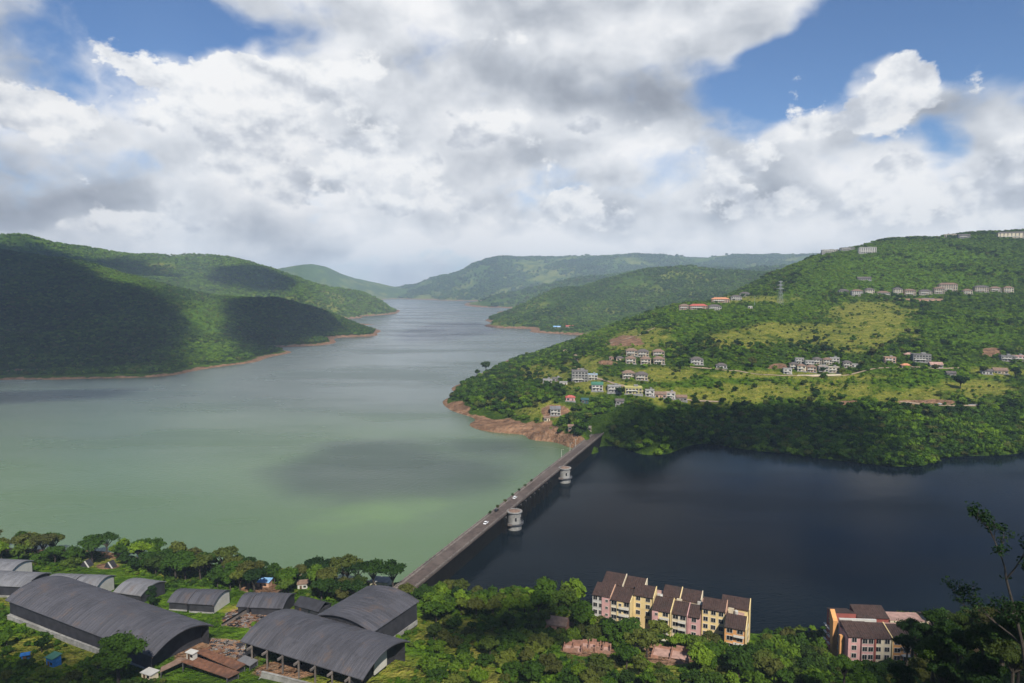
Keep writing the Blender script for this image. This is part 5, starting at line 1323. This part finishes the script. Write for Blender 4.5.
# single trees one can point at
tree_px('leafy', 119, 685, 1.5, .36, 'big round dark tree below the near corner of the largest shed', sz=.95)
tree_px('tall', 153, 607, .95, .22, 'dark bushy upright tree growing between the small vaulted sheds')
tree_px('low', 124, 555, 1.9, .85, 'pale flowering yellowish tree on the lake shore behind the tents')
tree_px('round', 92, 554, 1.5, .15, 'dark round tree on the lake shore directly above the tents')
tree_px('umbrella', 305, 583, 1.0, .18, 'flat topped dark tree on the shore near the small white hut')
tree_px('umbrella', 333, 586, 1.35, .14, 'tall flat topped dark tree on the shore, left of the pair by the cream building')
tree_px('umbrella', 347, 586, 1.45, .10, 'tallest flat topped dark tree on the shore behind the square shed')
tree_px('umbrella', 374, 588, 1.35, .12, 'wide flat topped dark tree shading the cream building by the dam')
tree_px('umbrella', 393, 590, 1.4, .14, 'wide flat topped dark tree closest to the dam')
tree_px('round', 218, 588, 1.5, .45, 'tall green tree on the shore just above the shed with the white end wall')
tree_px('low', 424, 598, 1.3, .42, 'low bushy tree growing against the near end of the dam wall')
tree_px('round', 407, 600, .9, .3, 'round green tree between the square shed and the near end of the dam')
tree_px('low', 440, 594, 1.1, .5, 'green bush tree beside the near end of the dam')
tree_px('round', 575, 606, 1.9, .62, 'large bright green tree at the lower lake shore left of the yellow block')
tree_px('round', 545, 604, 1.6, .58, 'bright green tree on the lower lake shore, middle of the shore clump')
tree_px('round', 492, 597, .8, .12, 'dark round tree on the lower lake shore right of the dam')
tree_px('umbrella', 712, 652, .75, .10, 'dark flat topped tree in front of the orange part of the long apartment block')
tree_px('round', 590, 690, 1.0, .5, 'light green tree with visible trunk below the stepped brick ruins')
LK = 'trees along the lake shore behind the sheds'; MD = 'trees in the thicket between the sheds and the apartment block'; AP = 'trees around the long apartment block'; DK = 'dark trees on the slope below the viewpoint'
grow([(-20, 546), (100, 551), (240, 565), (240, 592), (160, 580), (60, 566), (-20, 560)], 56, 4.6, ['round', 'round', 'umbrella', 'low'], 1.0, 1.45, .42, 'green broadleaf tree in the lakeside belt behind the small vaulted sheds', LK)
grow([(235, 576), (400, 586), (420, 600), (360, 604), (320, 602), (235, 590)], 34, 4.6, ['round', 'umbrella', 'round'], .85, 1.25, .27, 'dark green tree in the belt between the square shed and the lake', LK)
grow([(425, 592), (600, 592), (600, 612), (430, 625)], 40, 5.0, ['round', 'low', 'round'], .8, 1.35, .52, 'green tree on the bank above the lower lake, between dam and apartment block', MD)
grow([(425, 615), (600, 610), (650, 690), (425, 692)], 62, 5.6, ['low', 'round', 'low'], .6, 1.3, .38, 'green tree or bush in the overgrown thicket right of the open fronted shed', MD)
grow([(600, 634), (740, 650), (800, 660), (830, 692), (640, 692)], 60, 5.0, ['round', 'low', 'round'], .75, 1.3, .55, 'fresh green tree on the slope below the yellow apartment block', AP)
grow([(760, 628), (835, 640), (835, 668), (765, 660)], 14, 4.8, ['round', 'low'], .8, 1.1, .35, 'green tree in the gap between the two apartment blocks', AP)
grow([(900, 606), (1040, 600), (1040, 650), (890, 650)], 18, 5.0, ['round', 'tall'], .8, 1.2, .12, 'dark tree around the maroon apartment block by the water', AP)
grow([(0, 640), (110, 668), (150, 692), (0, 692)], 16, 4.6, ['low', 'low', 'round'], .45, .8, .32, 'garden tree below the side of the largest shed', 'garden trees below the largest shed')
# the slope near the viewpoint, at the right
def near_tree(kind, px, py, Y, s, tone, label, group, sz=1.0):
    x, y, z = at_y(px, py, Y); h = {'leafy': 13.0, 'tall': 11, 'round': 8}[kind] * s * sz
    return place_tree(kind, x, y, max(gz(x, y) - .3, z - h), s, px, tone, label, group, sz=sz)
k = 0
for (px, py, Y, s, tn) in [(845, 655, 190, .75, .34), (880, 662, 165, .72, .26), (935, 628, 170, .85, .10), (962, 640, 150, .8, .12), (985, 622, 160, .9, .06), (1015, 615, 150, .9, .06), (925, 655, 130, .62, .18), (955, 662, 118, .6, .10), (990, 650, 112, .62, .05), (1020, 640, 112, .65, .04), (870, 672, 140, .6, .30), (900, 672, 120, .55, .2), (820, 672, 170, .6, .45), (1040, 625, 130, .8, .05), (914, 618, 140, .6, .16), (938, 608, 135, .65, .10), (964, 612, 130, .6, .14), (990, 606, 128, .65, .08), (1018, 602, 125, .65, .06), (860, 664, 150, .5, .3), (935, 634, 95, .5, .14), (960, 628, 92, .5, .1), (985, 622, 90, .5, .12), (1005, 612, 88, .52, .08), (1022, 600, 86, .52, .06), (908, 634, 120, .42, .2), (926, 622, 115, .45, .14), (948, 618, 112, .45, .1), (900, 662, 100, .45, .25), (945, 660, 92, .45, .15), (980, 652, 86, .5, .1), (1015, 640, 82, .5, .06)]:
    near_tree('leafy', px, py, Y, s, tn, 'dark leafy tree on the near slope hiding the maroon apartment block', DK); k += 1
# the thin half-bare tree standing over the lower lake
def spindly(px, py, Y, top, label):
    x, y, z = at_y(px, py, Y); g0 = gz(x, y); zt = at_y(px, top, Y)[2]; H_ = zt - g0
    t = empty('bare_tree', (x, y, g0)); tag(t, label, 'tree'); r = np.random.default_rng(77)
    mb = MB(); ends = []
    def limb(p, d, L, rad, depth):
        n = 4; q = p
        for i in range(n):
            d = (d + Vector(r.normal(size=3)) * .12 + Vector((0, 0, .05))).normalized(); e = q + d * L / n
            mb.tube(q, e, rad * (1 - .55 * i / n), rad * (1 - .55 * (i + 1) / n), 6, False)
            if depth > 0 and i >= 1:
                for _ in range(2 if depth > 1 else 2):
                    dd = (d + Vector(r.normal(size=3)) * .75).normalized(); dd.z = abs(dd.z) * .8 + .1
                    limb(e, dd.normalized(), L * .38, rad * .42, depth - 1)
            q = e
        ends.append(q); ends.append((q + p) / 2)
    limb(Vector((0, 0, -1)), Vector((-.02, 0, 1)), H_ * .92, .26, 3)
    mb.build('trunk', BARK, t)
    k = r.choice(len(ends), int(len(ends) * 1.0), replace=False)
    lob = [(*ends[i], .6) for i in k if ends[i].z > H_ * .35]
    v, f = leaf_cloud(r, lob, 4200, .27)
    cr = put(np_mesh('crown', v, f, LEAF), 'crown', t, (0, 0, 0)); cr.color = (.10, .10, .10, 1)
spindly(1027, 650, 74, 552, 'thin half bare tree with airy twigs over the dark lower lake at the picture edge')
near_tree('leafy', 1052, 556, 80, .55, .08, 'dark leafy tree cut by the picture edge behind the thin half bare tree', None)
for k_ in range(13):
    u = 1.5 + k_ * 4.9; v = -6.6 - 1.6 * ((k_ * 7) % 3) - (3.2 if u > 52 else 0); q = apt.matrix_world @ Vector((u, v, 0))
    place_tree('low' if k_ % 3 else 'round', q.x, q.y, gz(q.x, q.y) - .1, [1.15, 1.4, .85, 1.25, 1.0][k_ % 5] * (.8 if k_ % 3 == 0 else 1), k_ * 1.3, [.62, .45, .75, .5][k_ % 4], 'bushy green tree growing against the foot of the long apartment block', 'trees at the foot of the long apartment block')
# shrubs along the dam parapet
for k_, (px, py) in enumerate([(491.5, 513.5), (498.5, 507.5), (505.5, 501.5), (512, 495.5), (518, 490.5), (524, 486), (530, 481)]):
    q = dam_at(dam_u(px, py, 7.5), -4.2, 7.0)
    place_tree('low', q.x, q.y, 7.0, .30, k_, .05, ['dark shrub on the dam parapet nearest the black car', 'second dark shrub along the dam parapet beyond the black car', 'third dark shrub along the dam parapet beyond the black car', 'fourth dark shrub along the dam parapet, level with the white car', 'fifth dark shrub along the dam parapet, just past the white car', 'sixth dark shrub along the dam parapet, next to last', 'last dark shrub along the dam parapet toward the far tower'][k_], 'dark shrubs in a row on the dam parapet', 'shrub', 'dam_shrub', 1.5)
# dark round trees one can tell apart on the hillside meadow
for (px, py, s, lb) in [(713, 358, 1.2, 'dark round tree on the meadow above the lone white house'), (724, 362, 1.5, 'dark round tree on the meadow just behind the low white house'), (752, 368, 1.8, 'biggest dark round tree on the meadow west of the packed village'),
                        (742, 357, 1.0, 'small dark tree on the meadow between the lone houses and the village'), (680, 372, 1.7, 'large dark spreading tree west of the lone white house'), (616, 359, 1.1, 'dark tree beside the tiny peach house west of the villas'),
                        (872, 356, 1.6, 'broad dark tree east of the packed village'), (859, 372, 1.2, 'upright dark tree at the east end of the packed village'), (914, 369, 1.1, 'dark tree beside the bright peach hut'),
                        (960, 389, 1.9, 'large dark round tree below the grey shack on the slope'), (983, 374, 1.2, 'dark tree left of the brown roofed house near the picture edge'), (1015, 378, 1.7, 'large dark tree right of the brown roofed house at the picture edge'),
                        (935, 372, 1.2, 'dark tree below the long low white house'), (822, 374, 1.0, 'dark tree standing between the packed village houses'), (840, 371, .9, 'dark tree at the back of the village wall'),
                        (620, 396, 1.2, 'dark tree among the roadside houses behind the dark grey shack'), (486, 371.5, 2.2, 'lone tree on the rocky islet point of the spit'), (477, 375.5, 1.5, 'small lone tree at the tip of the rocky islet point')]:
    tree_px('round', px, py, s, .12, lb, 'dark trees dotted over the hillside')

# ---------------------------------------------------------------- woods and scrub nobody could count
def clump(seed, R_, H_, n, size):
    r = np.random.default_rng(seed); lob = []
    for i in range(5):
        a = r.uniform(0, 6.28); q = R_ * .5 * r.random() ** .5
        lob.append((q * math.cos(a), q * math.sin(a), H_ * (.35 + .3 * r.random()), R_ * (.42 + .2 * r.random())))
    v, f = leaf_cloud(r, lob, n, size); v[:, 2] = np.maximum(v[:, 2], -.2)
    return np_mesh('foliage', v, f, LEAFI)
def variants(name, specs):
    c = bpy.data.collections.new(name)
    for i, s_ in enumerate(specs):
        o = bpy.data.objects.new(name, clump(*s_)); c.objects.link(o)
    return c
V_BUSH = variants('bush_kinds', [(100 + i, 1.0, 1.3, 150, .42) for i in range(4)])
V_TREE = variants('wood_kinds', [(110 + i, 1.0, 1.75, 260, .36) for i in range(5)])
V_FAR = variants('far_kinds', [(120 + i, 1.0, 1.3, 70, .60) for i in range(4)])
def scatter(name, pts, scl, tone, kinds):
    n = len(pts); me = bpy.data.meshes.new(name); me.vertices.add(n); me.vertices.foreach_set('co', np.ascontiguousarray(pts, np.float32).ravel())
    a = me.attributes.new('scl', 'FLOAT', 'POINT'); a.data.foreach_set('value', scl.astype(np.float32))
    a = me.attributes.new('tone', 'FLOAT', 'POINT'); a.data.foreach_set('value', tone.astype(np.float32))
    r = np.random.default_rng(n); rot = np.zeros((n, 3), np.float32); rot[:, 2] = r.uniform(0, 6.28, n); rot[:, :2] = r.normal(size=(n, 2)) * .12
    a = me.attributes.new('rot', 'FLOAT_VECTOR', 'POINT'); a.data.foreach_set('vector', rot.ravel())
    a = me.attributes.new('pick', 'INT', 'POINT'); a.data.foreach_set('value', r.integers(0, 50, n).astype(np.int32))
    o = bpy.data.objects.new(name, me); col.objects.link(o); o['kind'] = 'stuff'
    ng = bpy.data.node_groups.new(name, 'GeometryNodeTree')
    ng.interface.new_socket('Geometry', in_out='INPUT', socket_type='NodeSocketGeometry'); ng.interface.new_socket('Geometry', in_out='OUTPUT', socket_type='NodeSocketGeometry')
    N = ng.nodes; gi = N.new('NodeGroupInput'); go = N.new('NodeGroupOutput'); ip = N.new('GeometryNodeInstanceOnPoints'); ci = N.new('GeometryNodeCollectionInfo')
    ci.inputs['Collection'].default_value = kinds; ci.inputs['Separate Children'].default_value = True; ci.inputs['Reset Children'].default_value = True
    def na(nm, ty):
        q = N.new('GeometryNodeInputNamedAttribute'); q.data_type = ty; q.inputs['Name'].default_value = nm; return q.outputs['Attribute']
    ng.links.new(gi.outputs[0], ip.inputs['Points']); ng.links.new(ci.outputs[0], ip.inputs['Instance']); ip.inputs['Pick Instance'].default_value = True
    ng.links.new(na('pick', 'INT'), ip.inputs['Instance Index']); ng.links.new(na('scl', 'FLOAT'), ip.inputs['Scale'])
    er = N.new('FunctionNodeEulerToRotation'); ng.links.new(na('rot', 'FLOAT_VECTOR'), er.inputs[0]); ng.links.new(er.outputs[0], ip.inputs['Rotation'])
    ng.links.new(ip.outputs[0], go.inputs[0])
    md = o.modifiers.new('scatter', 'NODES'); md.node_group = ng
    return o
def sample(n, p0, p1, y0, y1, seed):
    """points spread evenly over the ground of a sector"""
    r = np.random.default_rng(seed); y = np.sqrt(r.uniform(y0**2, y1**2, n)); x = y * r.uniform((p0 - 512) / FPX, (p1 - 512) / FPX, n)
    z, w = ground_fast(x, y); return x, y, z, LN[w], w
def in_sight(x, y, z, h):
    px, py = project(x, y, z + h); return (px > -60) & (px < 1084) & (py < 720)
# undergrowth on the near bank
x, y, z, nm, w = sample(26000, -60, 1090, 150, 420, 1)
cr, cg, cbb = cover_of(x, y, z, w); r = np.random.default_rng(2)
px, py = project(x, y, z)
k = (z > np.where(px > 430, -4.6, 0.8)) & (r.random(len(x)) < np.clip(1.0 - 0.78 * cr - 0.95 * cbb, 0.03, 1)) & free(x, y, .6)
s_ = r.uniform(.7, 1.9, len(x)) * np.where(px > 430, 1.15, .85)
k &= clear_of_open(x, y, z, s_ * .8, s_ * 1.3)
x, y, z, s_, px = x[k], y[k], z[k], s_[k], px[k]
t = .50 + .36 * fbm(x, y, 30, 3) + .12 * np.random.default_rng(3).normal(size=len(x)) - .25 * np.clip((px - 840) / 120, 0, 1)
scatter('undergrowth', np.c_[x, y, z - .15], s_, t, V_BUSH)
# loose rubble in the yards between the sheds
def rubble_mesh(seed):
    r = random.Random(seed); mb = MB()
    for _ in range(5):
        M4 = Matrix.Translation((r.uniform(-.9, .9), r.uniform(-.9, .9), r.uniform(.0, .25))) @ Matrix.Rotation(r.uniform(0, 6.28), 4, 'Z') @ Matrix.Rotation(r.uniform(-.3, .3), 4, 'X')
        w = r.uniform(.2, 1.0); mb.box(-w, w, -.2, .2, -.12, r.uniform(.05, .3), M4)
    return mb.mesh('rubble', M[['parapet', 'grey_wall', 'rust', 'dark_clad', 'masonry'][seed % 5]])
V_RUB = bpy.data.collections.new('rubble_kinds')
for i in range(5): V_RUB.objects.link(bpy.data.objects.new('rubble', rubble_mesh(i)))
x, y, z, nm, w = sample(30000, 120, 420, 200, 330, 21)
cr, cg, cbb = cover_of(x, y, z, w); k = (cbb > .5) & (z > 9) & free(x, y, .3) & (np.random.default_rng(22).random(len(x)) < .35)
scatter('rubble', np.c_[x, y, z][k], np.random.default_rng(23).uniform(.35, .9, k.sum()), np.ones(k.sum()), V_RUB)
# the far hillside: woods by the water, scrub above, thin on the meadows
x, y, z, nm, w = sample(120000, 430, 1090, 570, 1950, 4)
k = (nm == 'right') & (z > np.where(project(x, y, z)[0] > 590, -4.7, 4.5)); x, y, z, w = x[k], y[k], z[k], w[k]
cr, cg, cbb = cover_of(x, y, z, w); r = np.random.default_rng(5)
px, py = project(x, y, z)
wood = np.clip((24 - z) / 10 + fbm(x, y, 90, 3) * .8, 0, 1) * (px > 560) + np.clip(1.1 - np.hypot((px - 500) / 60, (py - 390) / 26), 0, 1) * 1.2
wood = np.clip(np.maximum(wood, np.clip(fbm(x - 40, y + 90, 120, 4) * 1.6 - .25, 0, 1) * .9), 0, 1)
dens = np.clip(.55 * np.clip(1 - 1.0 * cr, .13, 1) + .5 * wood, 0, 1) * np.clip(1 - 1.3 * cbb, 0, 1)
k = (r.random(len(x)) < dens) & free(x, y, 2.0)
x, y, z, wood, cg, px, cr2 = x[k], y[k], z[k], wood[k], cg[k], px[k], cr[k]
big = r.random(len(x)) < wood * .8
s_ = np.where(big, r.uniform(2.4, 5.6, len(x)), np.clip(np.exp(r.normal(size=len(x)) * .42) * 1.75, .8, 4.2))
kt = np.ones(len(x), bool)
for (fx, fy, rz, lo, hi) in FOOT:
    if fy < 560: continue
    hw = max(hi[0] - lo[0], 6) * .5
    tt = y / fy                                # a tree just in front of a house would hide it: keep its yard low
    kt &= ~((tt < 1) & (fy - y < 15) & (np.abs(x - fx * tt) < hw) & big)
    kt &= ~((tt < 1) & (fy - y < (11 if fy > 1050 else 5)) & (np.abs(x - fx * tt) < hw))
x, y, z, s_, wood, cg, big, cr2 = x[kt], y[kt], z[kt], s_[kt], wood[kt], cg[kt], big[kt], cr2[kt]
t = np.where(big, .42, .72) + .34 * fbm(x, y, 70, 4) + .26 * (cg - .5) * ~big + .20 * r.normal(size=len(x)) - .35 * np.clip(cr2 - .3, 0, 1)
scatter('woods', np.c_[x, y, z - .3][big], s_[big], t[big], V_TREE)
scatter('scrub', np.c_[x, y, z - .3][~big], s_[~big], t[~big], V_BUSH)
print('hill wood', big.sum(), 'scrub', (~big).sum())
# wooded hills across the upper lake
x, y, z, nm, w = sample(60000, -80, 400, 1060, 2200, 6)
k = (nm == 'left') & (z > 4.5); x, y, z, w = x[k], y[k], z[k], w[k]
cr, cg, cbb = cover_of(x, y, z, w); r = np.random.default_rng(7)
k = r.random(len(x)) < np.clip(.85 - .55 * cg, .1, 1)
x, y, z, cg = x[k], y[k], z[k], cg[k]
t = .40 + .32 * fbm(x, y, 160, 4) + .45 * cg + .10 * r.normal(size=len(x))  # painted sunlit strips lighten the leaf tone here too
scatter('woods', np.c_[x, y, z - .6], r.uniform(3.0, 6.5, len(x)) * np.where(cg > .5, .7, 1), t, V_FAR); print('left', len(x))
x, y, z, nm, w = sample(60000, -80, 430, 2300, 3900, 8)
k = (nm == 'leftfar') & (z > 8) & (np.random.default_rng(9).random(len(x)) < np.clip(.42 + fbm(x, y, 300, 4) * .9, .06, 1)); x, y, z = x[k], y[k], z[k]
scatter('woods', np.c_[x, y, z - .8], np.random.default_rng(9).uniform(5, 10, len(x)), .80 + .34 * fbm(x, y, 260, 4), V_FAR); print('leftfar', len(x))
x, y, z, nm, w = sample(40000, 470, 900, 2050, 3500, 10)
k = (nm == 'midg') & (z > 6) & (np.random.default_rng(11).random(len(x)) < np.clip(.45 + fbm(x, y, 240, 4) * .9, .05, 1)) & free(x, y, 6); x, y, z = x[k], y[k], z[k]
scatter('woods', np.c_[x, y, z - .8], np.random.default_rng(11).uniform(4, 8.5, len(x)), .60 + .30 * fbm(x, y, 200, 4), V_FAR); print('midg', len(x))
x, y, z, nm, w = sample(60000, 380, 900, 4000, 8600, 12)
k = np.isin(nm, ['mid', 'farf']) & (z > 8) & (np.random.default_rng(13).random(len(x)) < np.clip(.35 + fbm(x, y, 600, 4) * 1.2, .0, 1)); x, y, z = x[k], y[k], z[k]
scatter('woods', np.c_[x, y, z - 1.5], np.random.default_rng(13).uniform(10, 22, len(x)), .55 + .30 * fbm(x, y, 500, 4), V_FAR); print('far', len(x))
print('TREES', len(TREES))
